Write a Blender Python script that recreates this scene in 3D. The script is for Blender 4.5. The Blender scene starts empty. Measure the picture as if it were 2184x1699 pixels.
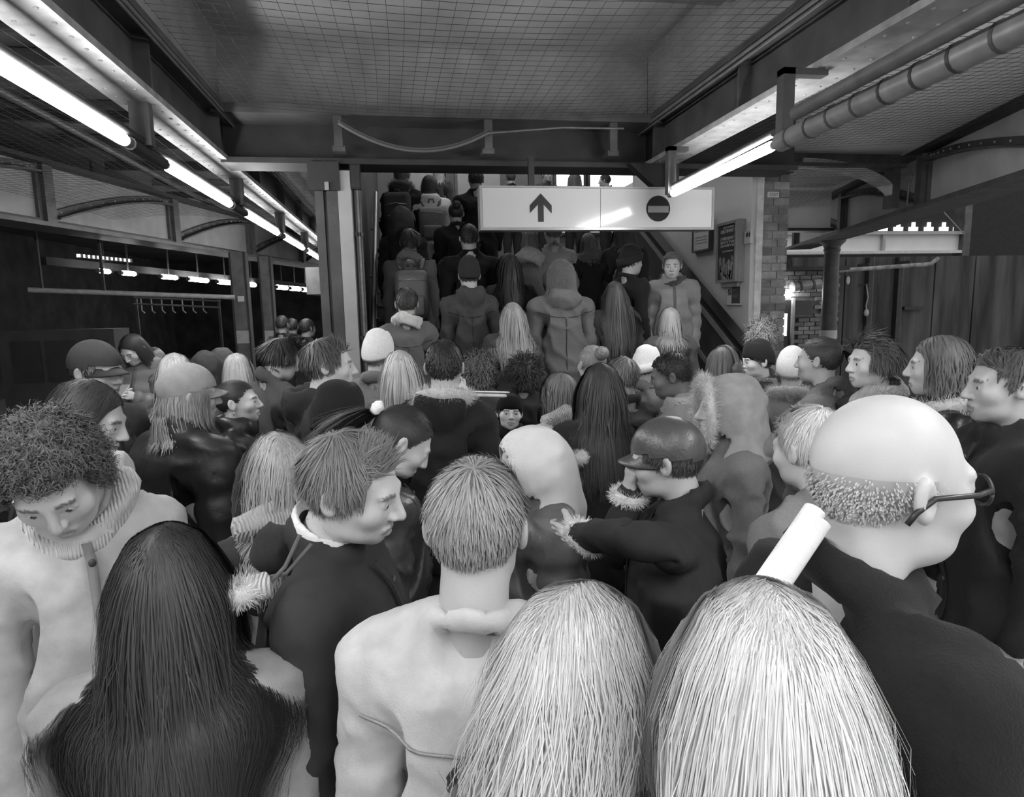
import bpy, math, random
import numpy as np
from mathutils import Vector, Matrix

random.seed(7)
SC = bpy.context.scene
COL = SC.collection

# ------------------------------------------------------------------ camera
CX, CY, FPX = 1092.0, 849.5, 1400.0
YAW, PITCH, ROLL = [math.radians(a) for a in (9.44, -8.13, -1.2)]
CAM = np.array([0.0, 0.0, 1.95])


def cam_axes():
    cy, sy, cp, sp = math.cos(YAW), math.sin(YAW), math.cos(PITCH), math.sin(PITCH)
    fw = np.array([sy * cp, cy * cp, sp])
    rt = np.array([cy, -sy, 0.0])
    up = np.cross(rt, fw)
    return rt * math.cos(ROLL) + up * math.sin(ROLL), -rt * math.sin(ROLL) + up * math.cos(ROLL), fw


RT, UP, FW = cam_axes()
cd = bpy.data.cameras.new('camera')
cd.sensor_width = 36.0
cd.lens = 36.0 * FPX / 2184.0
cd.clip_start = 0.02
cd.clip_end = 300
cam = bpy.data.objects.new('camera', cd)
COL.objects.link(cam)
cam.matrix_world = Matrix(((RT[0], UP[0], -FW[0], CAM[0]), (RT[1], UP[1], -FW[1], CAM[1]),
                           (RT[2], UP[2], -FW[2], CAM[2]), (0, 0, 0, 1)))
SC.camera = cam

# ------------------------------------------------------------------ sky, exposure
SC.view_settings.view_transform = 'Standard'
SC.view_settings.look = 'None'
SC.view_settings.gamma = 1.0
SC.view_settings.use_curve_mapping = False
SC.view_settings.exposure = 1.05
SC.display_settings.display_device = 'sRGB'
SC.cycles.use_denoising = True
SC.cycles.max_bounces = 6
world = bpy.data.worlds.new('overcast')
SC.world = world
world.use_nodes = True
bg = world.node_tree.nodes['Background']
bg.inputs[0].default_value = (1, 1, 1, 1)
SKY = 0.40
bg.inputs[1].default_value = SKY
TUBE_L = 33.0        # radiance of the fluorescent tubes


def ray(px, py):
    return RT * (px - CX) / FPX - UP * (py - CY) / FPX + FW


def PY(px, py, Y):
    d = ray(px, py); return CAM + d * Y / d[1]


def PX(px, py, X):
    d = ray(px, py); return CAM + d * X / d[0]


def PZ(px, py, Z):
    d = ray(px, py); return CAM + d * (Z - 1.95) / d[2]


# ------------------------------------------------------------------ materials
MATS = {}


def mat(name, g, rough=0.6, var=0.15, scale=8.0, bump=0.0, bscale=60.0, metal=0.0, attr=None, spec=0.5, stretch=None, sheen=0.0, wave=None):
    """grey procedural surface: base tone g, noise variation, optional fine relief"""
    if name in MATS:
        return MATS[name]
    m = bpy.data.materials.new(name)
    m.use_nodes = True
    nt = m.node_tree
    N, L = nt.nodes, nt.links
    b = N['Principled BSDF']
    b.inputs['Roughness'].default_value = rough
    b.inputs['Metallic'].default_value = metal
    b.inputs['Specular IOR Level'].default_value = spec
    if sheen:
        b.inputs['Sheen Weight'].default_value = sheen
    tc = N.new('ShaderNodeTexCoord')
    mp = N.new('ShaderNodeMapping')
    L.new(tc.outputs['Object'], mp.inputs['Vector'])
    if stretch:
        mp.inputs['Scale'].default_value = stretch
    nz = N.new('ShaderNodeTexNoise')
    nz.inputs['Scale'].default_value = scale
    nz.inputs['Detail'].default_value = 6
    L.new(mp.outputs[0], nz.inputs['Vector'])
    rp = N.new('ShaderNodeValToRGB')
    lo, hi = max(0.0, g * (1 - var)), min(1.0, g * (1 + var))
    rp.color_ramp.elements[0].position = 0.3
    rp.color_ramp.elements[1].position = 0.7
    rp.color_ramp.elements[0].color = (lo, lo, lo, 1)
    rp.color_ramp.elements[1].color = (hi, hi, hi, 1)
    L.new(nz.outputs['Fac'], rp.inputs['Fac'])
    col = rp.outputs['Color']
    if attr:
        at = N.new('ShaderNodeAttribute')
        at.attribute_name = attr
        mx = N.new('ShaderNodeMix')
        mx.data_type = 'RGBA'
        mx.blend_type = 'MULTIPLY'
        mx.inputs[0].default_value = 1.0
        L.new(col, mx.inputs[6])
        L.new(at.outputs['Fac'], mx.inputs[7])
        col = mx.outputs[2]
    L.new(col, b.inputs['Base Color'])
    if bump:
        bn = N.new('ShaderNodeBump')
        bn.inputs['Strength'].default_value = bump
        bn.inputs['Distance'].default_value = 0.01
        if wave:
            wv = N.new('ShaderNodeTexWave')
            wv.inputs['Scale'].default_value = wave
            wv.inputs['Distortion'].default_value = 2.0
            L.new(tc.outputs['Object'], wv.inputs['Vector'])
            L.new(wv.outputs['Fac'], bn.inputs['Height'])
        else:
            n2 = N.new('ShaderNodeTexNoise')
            n2.inputs['Scale'].default_value = bscale
            n2.inputs['Detail'].default_value = 4
            L.new(tc.outputs['Object'], n2.inputs['Vector'])
            L.new(n2.outputs['Fac'], bn.inputs['Height'])
        L.new(bn.outputs[0], b.inputs['Normal'])
    MATS[name] = m
    return m


def emit(name, s, g=1.0):
    if name in MATS:
        return MATS[name]
    m = bpy.data.materials.new(name)
    m.use_nodes = True
    nt = m.node_tree
    b = nt.nodes['Principled BSDF']
    b.inputs['Base Color'].default_value = (g, g, g, 1)
    b.inputs['Emission Color'].default_value = (1, 1, 1, 1)
    b.inputs['Emission Strength'].default_value = s
    MATS[name] = m
    return m


def mix_mat(name, g, w, rough=0.9):
    m = mat(name, g, rough, 0.1, 30)
    return m


# ------------------------------------------------------------------ mesh helpers
def arr_mesh(name, V, F, smooth=True, attr=None):
    """numpy verts + equal-sided faces -> mesh"""
    V = np.asarray(V, dtype=np.float32)
    F = np.asarray(F, dtype=np.int32)
    me = bpy.data.meshes.new(name)
    k = F.shape[1]
    me.vertices.add(len(V))
    me.vertices.foreach_set('co', V.ravel())
    me.loops.add(F.size)
    me.loops.foreach_set('vertex_index', F.ravel())
    me.polygons.add(len(F))
    me.polygons.foreach_set('loop_start', np.arange(0, F.size, k, dtype=np.int32))
    me.polygons.foreach_set('loop_total', np.full(len(F), k, dtype=np.int32))
    me.polygons.foreach_set('use_smooth', np.full(len(F), bool(smooth)))
    if attr is not None:
        a = me.attributes.new('tone', 'FLOAT', 'POINT')
        a.data.foreach_set('value', np.asarray(attr, dtype=np.float32))
    me.update(calc_edges=True)
    me.validate()
    return me


def link(name, me, m=None, parent=None, loc=None):
    o = bpy.data.objects.new(name, me)
    COL.objects.link(o)
    if m is not None and me is not None and len(me.materials) == 0:
        me.materials.append(m)
    if parent is not None:
        o.parent = parent
    if loc is not None:
        o.location = loc
    return o


def tag(o, label=None, cat=None, group=None, kind=None):
    if label: o['label'] = label
    if cat: o['category'] = cat
    if group: o['group'] = group
    if kind: o['kind'] = kind
    return o


def empty(name, loc, label=None, cat=None, group=None, kind=None):
    o = bpy.data.objects.new(name, None)
    COL.objects.link(o)
    o.location = loc
    o.empty_display_size = 0.1
    return tag(o, label, cat, group, kind)


class MB:
    """collects boxes, bars, tubes, prisms in world space; build() links them as one mesh"""

    def __init__(s):
        s.v, s.f, s.sm = [], [], []

    def add(s, vs, fs, smooth=False):
        n = len(s.v)
        s.v += [tuple(map(float, p)) for p in vs]
        s.f += [tuple(i + n for i in f) for f in fs]
        s.sm += [smooth] * len(fs)
        return s

    def box(s, a, b, bev=0.0):
        x0, y0, z0 = [min(a[i], b[i]) for i in range(3)]
        x1, y1, z1 = [max(a[i], b[i]) for i in range(3)]
        vs = [(x0, y0, z0), (x1, y0, z0), (x1, y1, z0), (x0, y1, z0), (x0, y0, z1), (x1, y0, z1), (x1, y1, z1), (x0, y1, z1)]
        return s.add(vs, [(0, 3, 2, 1), (4, 5, 6, 7), (0, 1, 5, 4), (1, 2, 6, 5), (2, 3, 7, 6), (3, 0, 4, 7)])

    def obox(s, p, q, w, h, up=(0, 0, 1)):
        """box along p->q, w across, h along up (centred)"""
        p, q, up = Vector(p), Vector(q), Vector(up)
        d = (q - p).normalized()
        r = d.cross(up).normalized()
        u = r.cross(d)
        vs = []
        for c in (p, q):
            for a, b in ((-1, -1), (1, -1), (1, 1), (-1, 1)):
                vs.append(c + r * (a * w / 2) + u * (b * h / 2))
        return s.add(vs, [(0, 1, 2, 3), (7, 6, 5, 4), (0, 4, 5, 1), (1, 5, 6, 2), (2, 6, 7, 3), (3, 7, 4, 0)])

    def tube(s, pts, r, n=8, cap=True):
        pts = [Vector(p) for p in pts]
        rs = r if isinstance(r, (list, tuple)) else [r] * len(pts)
        base = []
        ref = Vector((0, 0, 1))
        for i, p in enumerate(pts):
            d = (pts[min(i + 1, len(pts) - 1)] - pts[max(i - 1, 0)]).normalized()
            rr = ref if abs(d.dot(ref)) < 0.95 else Vector((1, 0, 0))
            a = d.cross(rr).normalized()
            b = a.cross(d)
            base.append([p + (a * math.cos(2 * math.pi * k / n) + b * math.sin(2 * math.pi * k / n)) * rs[i] for k in range(n)])
        vs = [v for ring in base for v in ring]
        fs = []
        for i in range(len(pts) - 1):
            for k in range(n):
                k2 = (k + 1) % n
                fs.append((i * n + k, (i + 1) * n + k, (i + 1) * n + k2, i * n + k2))
        s.add(vs, fs, True)
        if cap:
            s.add(base[0], [tuple(range(n))])
            s.add(base[-1], [tuple(range(n - 1, -1, -1))])
        return s

    def prism(s, poly, d):
        """polygon (3d points) extruded along d"""
        n = len(poly)
        P = [Vector(p) for p in poly]
        D = Vector(d)
        vs = P + [p + D for p in P]
        fs = [tuple(range(n - 1, -1, -1)), tuple(range(n, 2 * n))]
        fs += [(i, (i + 1) % n, n + (i + 1) % n, n + i) for i in range(n)]
        return s.add(vs, fs)

    def lathe(s, prof, c, n=20):
        vs, fs = [], []
        for r, z in prof:
            for k in range(n):
                a = 2 * math.pi * k / n
                vs.append((c[0] + r * math.cos(a), c[1] + r * math.sin(a), c[2] + z))
        for i in range(len(prof) - 1):
            for k in range(n):
                k2 = (k + 1) % n
                fs.append((i * n + k, i * n + k2, (i + 1) * n + k2, (i + 1) * n + k))
        s.add(vs, fs, True)
        s.add(vs[:n], [tuple(range(n - 1, -1, -1))])
        s.add(vs[-n:], [tuple(range(n))])
        return s

    def build(s, name, m, parent=None, loc=None, smooth=None):
        me = bpy.data.meshes.new(name)
        off = Vector(loc) if loc is not None else (Vector(parent.location) if parent is not None else Vector((0, 0, 0)))
        if parent is not None and parent.parent is not None:
            off = Vector(parent.location) + Vector(parent.parent.location)
        vs = [tuple(Vector(v) - off) for v in s.v]
        me.from_pydata(vs, [], s.f)
        me.polygons.foreach_set('use_smooth', np.array(s.sm if smooth is None else [smooth] * len(s.f)))
        me.update()
        o = link(name, me, m, parent)
        if parent is None:
            o.location = off
        return o


# ------------------------------------------------------------------ noise
def _hash(ix, iy, iz, seed):
    h = (ix * 374761393 + iy * 668265263 + iz * 2147483647 + seed * 1274126177) & 0xFFFFFFFF
    h = ((h ^ (h >> 13)) * 1274126177) & 0xFFFFFFFF
    return ((h ^ (h >> 16)) & 0xFFFF) / 65535.0


def vnoise(p, seed=0):
    p = np.asarray(p, dtype=np.float64)
    i = np.floor(p).astype(np.int64)
    f = p - i
    u = f * f * (3 - 2 * f)
    r = 0
    for dx in (0, 1):
        for dy in (0, 1):
            for dz in (0, 1):
                w = (u[:, 0] if dx else 1 - u[:, 0]) * (u[:, 1] if dy else 1 - u[:, 1]) * (u[:, 2] if dz else 1 - u[:, 2])
                r = r + w * _hash(i[:, 0] + dx, i[:, 1] + dy, i[:, 2] + dz, seed)
    return r


def sstep(a, b, x):
    t = np.clip((x - a) / (b - a), 0, 1)
    return t * t * (3 - 2 * t)
# ------------------------------------------------------------------ implicit-surface modelling for bodies and clothes
class Grid:
    def __init__(s, xs, ys, zs):
        s.a = [np.asarray(v, dtype=np.float64) for v in (xs, ys, zs)]
        s.F = np.full([len(v) for v in s.a], 0.12)

    def sub(s, lo, hi, m):
        sl, g = [], []
        for i in range(3):
            i0 = max(0, np.searchsorted(s.a[i], lo[i] - m) - 1)
            i1 = min(len(s.a[i]), np.searchsorted(s.a[i], hi[i] + m) + 1)
            sl.append(slice(i0, i1)); g.append(s.a[i][i0:i1])
        X, Y, Z = np.meshgrid(*g, indexing='ij', sparse=True)
        return tuple(sl), X, Y, Z

    def comb(s, sl, d, k, op):
        F = s.F[sl]
        if op == 'u':
            h = np.clip(0.5 + 0.5 * (F - d) / k, 0, 1)
            s.F[sl] = F * (1 - h) + d * h - k * h * (1 - h)
        else:
            h = np.clip(0.5 - 0.5 * (F + d) / k, 0, 1)
            s.F[sl] = F * (1 - h) - d * h + k * h * (1 - h)

    def cap(s, a, b, ra, rb, k=0.02, op='u', sy=1.0):
        a, b = np.array(a, float), np.array(b, float)
        R = max(ra, rb)
        sl, X, Y, Z = s.sub(np.minimum(a, b) - R, np.maximum(a, b) + R, 0.08)
        d = b - a
        dd = d[0] ** 2 + (d[1] / sy) ** 2 + d[2] ** 2 + 1e-12
        px, py, pz = X - a[0], (Y - a[1]) / sy, Z - a[2]
        t = np.clip((px * d[0] + py * d[1] / sy + pz * d[2]) / dd, 0, 1)
        D = np.sqrt((px - t * d[0]) ** 2 + (py - t * d[1] / sy) ** 2 + (pz - t * d[2]) ** 2) - (ra + t * (rb - ra))
        s.comb(sl, D * min(sy, 1), k, op)
        return s

    def ell(s, c, r, k=0.02, op='u', rot=None):
        c, r = np.array(c, float), np.array(r, float)
        R = np.full(3, r.max()) if rot is not None else r
        sl, X, Y, Z = s.sub(c - R, c + R, 0.08)
        x, y, z = X - c[0], Y - c[1], Z - c[2]
        if rot is not None:  # rotation about z then x, radians
            ca, sa = math.cos(rot[0]), math.sin(rot[0])
            x, y = x * ca + y * sa, -x * sa + y * ca
            cb, sb = math.cos(rot[1]), math.sin(rot[1])
            y, z = y * cb + z * sb, -y * sb + z * cb
        k0 = np.sqrt((x / r[0]) ** 2 + (y / r[1]) ** 2 + (z / r[2]) ** 2)
        k1 = np.sqrt((x / r[0] ** 2) ** 2 + (y / r[1] ** 2) ** 2 + (z / r[2] ** 2) ** 2) + 1e-9
        s.comb(sl, k0 * (k0 - 1) / k1, k, op)
        return s

    def torus(s, c, R, r, k=0.02, hz=1.0, sy=1.0, tilt=0.0):
        c = np.array(c, float)
        ex = np.array([R + r, (R + r) * max(sy, 1), r * hz + abs(tilt) * R + r])
        sl, X, Y, Z = s.sub(c - ex, c + ex, 0.06)
        q = np.sqrt((X - c[0]) ** 2 + ((Y - c[1]) / sy) ** 2) - R
        zz = (Z - c[2] - tilt * (Y - c[1])) / hz
        s.comb(sl, np.sqrt(q * q + zz * zz) - r, k, 'u')
        return s

    def cut_below(s, z):
        Z = s.a[2][None, None, :]
        s.F = np.maximum(s.F, z - Z)
        return s

    def mesh(s):
        F = s.F
        S = F < 0
        nx, ny, nz = F.shape
        C = np.zeros((nx - 1, ny - 1, nz - 1), np.int8)
        for dx in (0, 1):
            for dy in (0, 1):
                for dz in (0, 1):
                    C += S[dx:nx - 1 + dx, dy:ny - 1 + dy, dz:nz - 1 + dz]
        I, J, K = np.nonzero((C > 0) & (C < 8))
        idx = -np.ones(C.shape, np.int64)
        idx[I, J, K] = np.arange(len(I))
        acc = np.zeros((len(I), 3)); cnt = np.zeros(len(I))
        cs = [(0, 0, 0), (1, 0, 0), (0, 1, 0), (1, 1, 0), (0, 0, 1), (1, 0, 1), (0, 1, 1), (1, 1, 1)]
        val = [F[I + a, J + b, K + c] for a, b, c in cs]
        pos = [np.stack([s.a[0][I + a], s.a[1][J + b], s.a[2][K + c]], 1) for a, b, c in cs]
        for p, q in ((0, 1), (2, 3), (4, 5), (6, 7), (0, 2), (1, 3), (4, 6), (5, 7), (0, 4), (1, 5), (2, 6), (3, 7)):
            m = (val[p] < 0) != (val[q] < 0)
            t = (val[p][m] / (val[p][m] - val[q][m]))[:, None]
            acc[m] += pos[p][m] * (1 - t) + pos[q][m] * t
            cnt[m] += 1
        V = acc / cnt[:, None]
        Q = []
        for ax in range(3):
            o1, o2 = [(1, 2), (2, 0), (0, 1)][ax]
            sa = [slice(None)] * 3; sb = [slice(None)] * 3
            sa[ax] = slice(0, -1); sb[ax] = slice(1, None)
            for o in (o1, o2):
                sa[o] = slice(1, -1); sb[o] = slice(1, -1)
            A, B = S[tuple(sa)], S[tuple(sb)]
            for flip, M in ((False, A & ~B), (True, ~A & B)):
                P = np.stack(np.nonzero(M), 1)
                if not len(P): continue
                P[:, o1] += 1; P[:, o2] += 1
                e1 = np.zeros(3, int); e1[o1] = 1
                e2 = np.zeros(3, int); e2[o2] = 1
                q = [P - e1 - e2, P - e2, P, P - e1]
                q = np.stack([idx[t[:, 0], t[:, 1], t[:, 2]] for t in q], 1)
                Q.append(q[:, ::-1] if flip else q)
        return V, np.concatenate(Q)


def axis_pts(lo, hi, coarse, fine=None, fl=None, fh=None):
    if fine is None:
        return np.arange(lo, hi + coarse, coarse)
    a = np.arange(fl, lo - coarse, -coarse)[::-1]
    b = np.arange(fl + fine, fh, fine)
    c = np.arange(fh, hi + coarse, coarse)
    return np.concatenate([a, b, c])


HC = np.array([0.0, 0.02, 1.63])          # centre of the head, 1.75 m tall figure, facing +Y
SH = {1: np.array([0.178, -0.005, 1.415]), -1: np.array([-0.178, -0.005, 1.415])}
UA = 0.655                                 # rest angle of the arms away from the body
def rest(sx):
    d = np.array([sx * math.sin(UA), 0, -math.cos(UA)])
    E = SH[sx] + d * 0.285
    W = E + d * 0.25
    return SH[sx], E, W, d


def head_prims(g, sex, c=HC):
    f = sex == 'f'
    k = 0.018
    P = lambda x, y, z: c + np.array([x, y, z])
    g.ell(P(0, -0.012, 0.033), (0.0745, 0.096, 0.087), k)
    g.ell(P(0, 0.03, -0.03), (0.0615, 0.064, 0.086), 0.03)
    g.ell(P(0, 0.027, -0.075), (0.047 if f else 0.053, 0.054, 0.043), 0.025)
    g.ell(P(0, 0.068, -0.1), (0.018 if f else 0.024, 0.018, 0.018), 0.025)
    g.cap(P(-0.034, 0.081, 0.02), P(0.034, 0.081, 0.02), 0.010, 0.010, 0.02)
    for sx in (-1, 1):
        g.ell(P(sx * 0.041, 0.058, -0.022), (0.026, 0.026, 0.024), 0.02)
        g.ell(P(sx * 0.031, 0.104, 0.001), (0.019, 0.017, 0.013), 0.012, 's')
    g.cap(P(0, 0.092, 0.012), P(0, 0.111 if f else 0.112, -0.027), 0.008, 0.0115, 0.012)
    for sx in (-1, 1):
        g.ell(P(sx * 0.012, 0.1, -0.031), (0.008, 0.010, 0.007), 0.006)
        # lids around the eyeballs
        g.cap(P(sx * 0.019, 0.087, 0.006), P(sx * 0.043, 0.082, 0.005), 0.0058, 0.0058, 0.005)
        g.cap(P(sx * 0.019, 0.086, -0.008), P(sx * 0.043, 0.081, -0.007), 0.0045, 0.0045, 0.005)
        g.cap(P(sx * 0.016, 0.089, 0.021), P(sx * 0.046, 0.079, 0.022), 0.006, 0.004, 0.008)
        # ears
        g.ell(P(sx * 0.079, -0.012, 0.0), (0.010, 0.019, 0.031), 0.006, rot=(sx * 0.35, 0.15))
        g.ell(P(sx * 0.087, -0.006, 0.002), (0.006, 0.010, 0.017), 0.006, 's')
    lw = 0.019 if f else 0.022
    g.cap(P(-lw, 0.087, -0.0585), P(lw, 0.087, -0.0585), 0.006, 0.006, 0.006)
    g.ell(P(0, 0.093, -0.0575), (0.014, 0.007, 0.006), 0.006)
    g.ell(P(0, 0.091, -0.0715), (0.016, 0.008, 0.007), 0.006)
    g.cap(P(-lw - 0.002, 0.0975, -0.0645), P(lw + 0.002, 0.0975, -0.0645), 0.003, 0.003, 0.003, 's')
    g.cap(P(0, -0.022, -0.06), P(0, -0.05, -0.2), 0.050 if f else 0.056, 0.056 if f else 0.064, 0.025)


def body_prims(g, sex):
    f = sex == 'f'
    w = 0.93 if f else 1.0
    g.cap((-0.12 * w, -0.01, 1.37), (0.12 * w, -0.01, 1.37), 0.068, 0.068, 0.04)
    g.ell((0, 0.0, 1.24), (0.145 * w, 0.105, 0.19), 0.05)
    g.ell((0, 0.0, 1.06), (0.135 * w, 0.098, 0.2), 0.06)
    g.ell((0, -0.005, 0.92), (0.16, 0.115, 0.14), 0.06)
    if f:
        for sx in (-1, 1): g.ell((sx * 0.07, 0.07, 1.24), (0.055, 0.045, 0.055), 0.04)
    for sx in (-1, 1):
        S, E, W, d = rest(sx)
        g.cap((sx * 0.04, -0.02, 1.46), S + (0, 0, -.01), 0.038, 0.046, 0.04)
        g.cap(S + (0, 0, -.01), E, 0.045, 0.038, 0.03)
        g.cap(E, W, 0.038, 0.028, 0.02)
        g.cap((sx * 0.09, 0, 0.9), (sx * 0.095, 0.005, 0.5), 0.085, 0.057, 0.04)
        g.cap((sx * 0.095, 0.005, 0.5), (sx * 0.1, -0.015, 0.09), 0.056, 0.038, 0.03)
        g.cap((sx * 0.1, -0.02, 0.045), (sx * 0.11, 0.13, 0.035), 0.04, 0.032, 0.03)


def hand_mesh(res, curl):
    """right hand, wrist at origin, fingers towards -Z, palm facing -X, thumb on +Y"""
    g = Grid(np.arange(-0.075, 0.04, res), np.arange(-0.06, 0.10, res), np.arange(-0.215, 0.04, res))
    g.cap((0, 0, 0.03), (0, 0, -0.01), 0.026, 0.025, 0.01, sy=1.1)
    g.cap((0, 0.004, -0.015), (0, 0.0, -0.075), 0.019, 0.016, 0.012, sy=1.75)
    for i, (y, L, z0) in enumerate(((0.031, 0.072, -0.085), (0.0105, 0.08, -0.089), (-0.0105, 0.074, -0.086), (-0.030, 0.058, -0.078))):
        r = 0.0092 - 0.0006 * i
        p = np.array([0.002, y * 0.9, -0.06]); q = np.array([0.0, y, z0])
        g.cap(p, q, r * 1.15, r * 1.1, 0.006)
        a = curl * 0.5
        for fr in (0.45, 0.32, 0.26):
            n = q + np.array([-math.sin(a), 0, -math.cos(a)]) * L * fr
            g.cap(q, n, r, r * 0.92, 0.003)
            q = n; a += curl * 0.75; r *= 0.93
    q = np.array([-0.006, 0.024, -0.025])
    a = 0.75
    for L, r in ((0.042, 0.0135), (0.034, 0.0105), (0.026, 0.0095)):
        n = q + np.array([-0.45 - curl * 0.25, math.sin(a), -math.cos(a)]) / 1.12 * L
        g.cap(q, n, r, r * 0.9, 0.006)
        q = n; a -= 0.35
    return g.mesh()


RES = {'n': (0.0046, 0.026, 0.0058, 0.016), 'm': (0.0068, 0.032, 0.0085, 0.022), 'f': (0.0105, 0.04, 0.0105, 0.03), 'x': (0.0034, 0.032, 0.0075, 0.02)}
_skin, _coat, _hand = {}, {}, {}


def cluster(V, Q, zmax=1.455, cell=0.034):
    """coarsen the part of the body that clothes cover; the surface stays one piece"""
    T = np.concatenate([Q[:, [0, 1, 2]], Q[:, [0, 2, 3]]])
    low = V[:, 2] < zmax
    key = np.floor(V / cell).astype(np.int64) + 200
    k = key[:, 0] * 1000000 + key[:, 1] * 1000 + key[:, 2]
    k[~low] = -np.arange(1, len(V) + 1)[~low]
    u, inv = np.unique(k, return_inverse=True)
    inv = inv.ravel()
    W = np.zeros((len(u), 3)); c = np.zeros(len(u))
    np.add.at(W, inv, V); np.add.at(c, inv, 1)
    W /= c[:, None]
    T = inv[T]
    T = T[(T[:, 0] != T[:, 1]) & (T[:, 1] != T[:, 2]) & (T[:, 0] != T[:, 2])]
    _, i = np.unique(np.sort(T, 1), axis=0, return_index=True)
    return W, T[i]


def skin_template(sex, res):
    key = (sex, res)
    if key in _skin: return _skin[key]
    fi, co, hf, _ = RES[res]
    g = Grid(axis_pts(-0.62, 0.62, co, fi, -0.098, 0.098), axis_pts(-0.2, 0.2, co, fi, -0.095, 0.145), axis_pts(-0.05, 1.8, co, fi, 1.49, 1.765))
    body_prims(g, sex)
    head_prims(g, sex)
    V, Q = cluster(*g.mesh())
    n_ = np.cross(V[Q[:, 1]] - V[Q[:, 0]], V[Q[:, 2]] - V[Q[:, 0]])
    nn = np.zeros_like(V)
    for i in range(3): np.add.at(nn, Q[:, i], n_)
    nn /= np.linalg.norm(nn, axis=1, keepdims=True) + 1e-12
    _, _, _, d1 = rest(1)
    ta = (np.abs(V) * np.array([1, 0, 0]) + V * np.array([0, 1, 1]) - SH[1]) @ d1
    arm = (np.abs(V[:, 0]) > .2) & (V[:, 2] < 1.4) & (V[:, 2] > .95)
    V = V - nn * (np.maximum(sstep(1.515, 1.45, V[:, 2]), 1.4 * sstep(1.56, 1.47, V[:, 2]) * sstep(.062, .085, np.hypot(V[:, 0], V[:, 1] + .03))) * np.where(arm, sstep(.5, .42, ta) * .011, .016))[:, None]
    Vs, Qs, n = [V], [Q], len(V)
    hv, hq = hand_mesh(hf, 0.55)
    hq = np.concatenate([hq[:, [0, 1, 2]], hq[:, [0, 2, 3]]])
    for sx in (1, -1):
        S, E, W, d = rest(sx)
        h = hv.copy(); q = hq
        if sx < 0:
            h[:, 0] *= -1; q = q[:, ::-1]
        a = sx * UA   # tilt the hand out along the arm
        x = h[:, 0] * math.cos(a) - h[:, 2] * math.sin(a)
        z = h[:, 0] * math.sin(a) + h[:, 2] * math.cos(a)
        h = np.stack([x, h[:, 1], z], 1) + W
        Vs.append(h); Qs.append(q + n); n += len(h)
    V = np.concatenate(Vs); Q = np.concatenate(Qs)
    # colour of lips and brows
    q = V - HC
    tone = np.ones(len(V))
    lips = (np.abs(q[:, 0]) < 0.021) & (q[:, 1] > 0.075) & (((q[:, 2] + 0.065) / 0.0125) ** 2 + (q[:, 0] / 0.023) ** 2 < 1)
    tone[lips] = 0.62
    br = (np.abs(np.abs(q[:, 0]) - 0.031) < 0.018) & (q[:, 1] > 0.06) & (np.abs(q[:, 2] - 0.0235 + 0.12 * np.abs(np.abs(q[:, 0]) - 0.033)) < 0.0045)
    _skin[key] = (V, Q, tone, br)
    return _skin[key]


def coat_template(kind, collar, sex, res):
    key = (kind, collar, sex, res)
    if key in _coat: return _coat[key]
    co = RES[res][3]
    lo = {'short': 0.74, 'long': 0.42, 'puffer': 0.7}[kind]
    g = Grid(np.arange(-0.6, 0.6, co), np.arange(-0.28, 0.26, co), np.arange(lo - 0.03, 1.66, co))
    w = 0.93 if sex == 'f' else 1.0
    p = 0.022 if kind == 'puffer' else 0.0
    g.cap((-0.115 * w, -0.01, 1.36), (0.115 * w, -0.01, 1.36), 0.098 + p, 0.098 + p, 0.05, sy=1.1)
    g.ell((0, 0.005, 1.22), (0.192 * w + p, 0.152 + p, 0.22), 0.06)
    g.ell((0, 0.0, 1.02), (0.178 * w + p, 0.138 + p, 0.26), 0.07)
    g.ell((0, -0.005, 0.86), (0.192 + p, 0.148 + p, 0.22), 0.07)
    if kind == 'long':
        g.cap((0, 0, 0.9), (0, 0, 0.36), 0.185, 0.225, 0.05, sy=0.72)
    for sx in (-1, 1):
        S, E, W, d = rest(sx)
        g.cap((sx * 0.055, -0.015, 1.475), S + (0, 0, -0.008), 0.040 + p * .5, 0.062 + p * .7, 0.05)
        g.cap(S + (0, 0, -0.006), E, 0.063 + p, 0.055 + p * .8, 0.035)
        g.cap(E, W - d * 0.012, 0.055 + p * .8, 0.041 + p * 0.6, 0.02)
    g.cut_below(lo)
    if collar == 'collar':
        g.torus((0, -0.018, 1.505), 0.069, 0.016, 0.015, hz=1.9, tilt=-0.35)
    elif collar == 'high':
        g.torus((0, -0.012, 1.515), 0.075, 0.022, 0.015, hz=2.2, tilt=-0.2)
    elif collar == 'hood':
        g.torus((0, -0.02, 1.50), 0.078, 0.026, 0.02, hz=1.5, tilt=-0.35)
        g.ell((0, -0.115, 1.475), (0.115, 0.062, 0.085), 0.03)
        g.ell((0, -0.105, 1.56), (0.07, 0.045, 0.05), 0.02, 's')
    elif collar == 'crew':
        g.torus((0, -0.025, 1.485), 0.066, 0.014, 0.015, hz=1.2, tilt=-0.4)
    V, Q = g.mesh()
    # sleeve coordinate
    sl = np.full(len(V), -1.0)
    for sx in (-1, 1):
        S, E, W, d = rest(sx)
        t = (V - S) @ d
        r = np.linalg.norm(V - S - t[:, None] * d, axis=1)
        m = (V[:, 0] * sx > 0.17) & (r < 0.125) & (t > 0.03)
        sl[m] = t[m]
    N = normals(V, Q)
    _coat[key] = (V, Q, N, sl)
    return _coat[key]


def normals(V, Q):
    a, b, c, d = V[Q[:, 0]], V[Q[:, 1]], V[Q[:, 2]], V[Q[:, 3]]
    n = np.cross(c - a, d - b)
    N = np.zeros_like(V)
    for i in range(4):
        np.add.at(N, Q[:, i], n)
    return N / (np.linalg.norm(N, axis=1, keepdims=True) + 1e-12)


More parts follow.
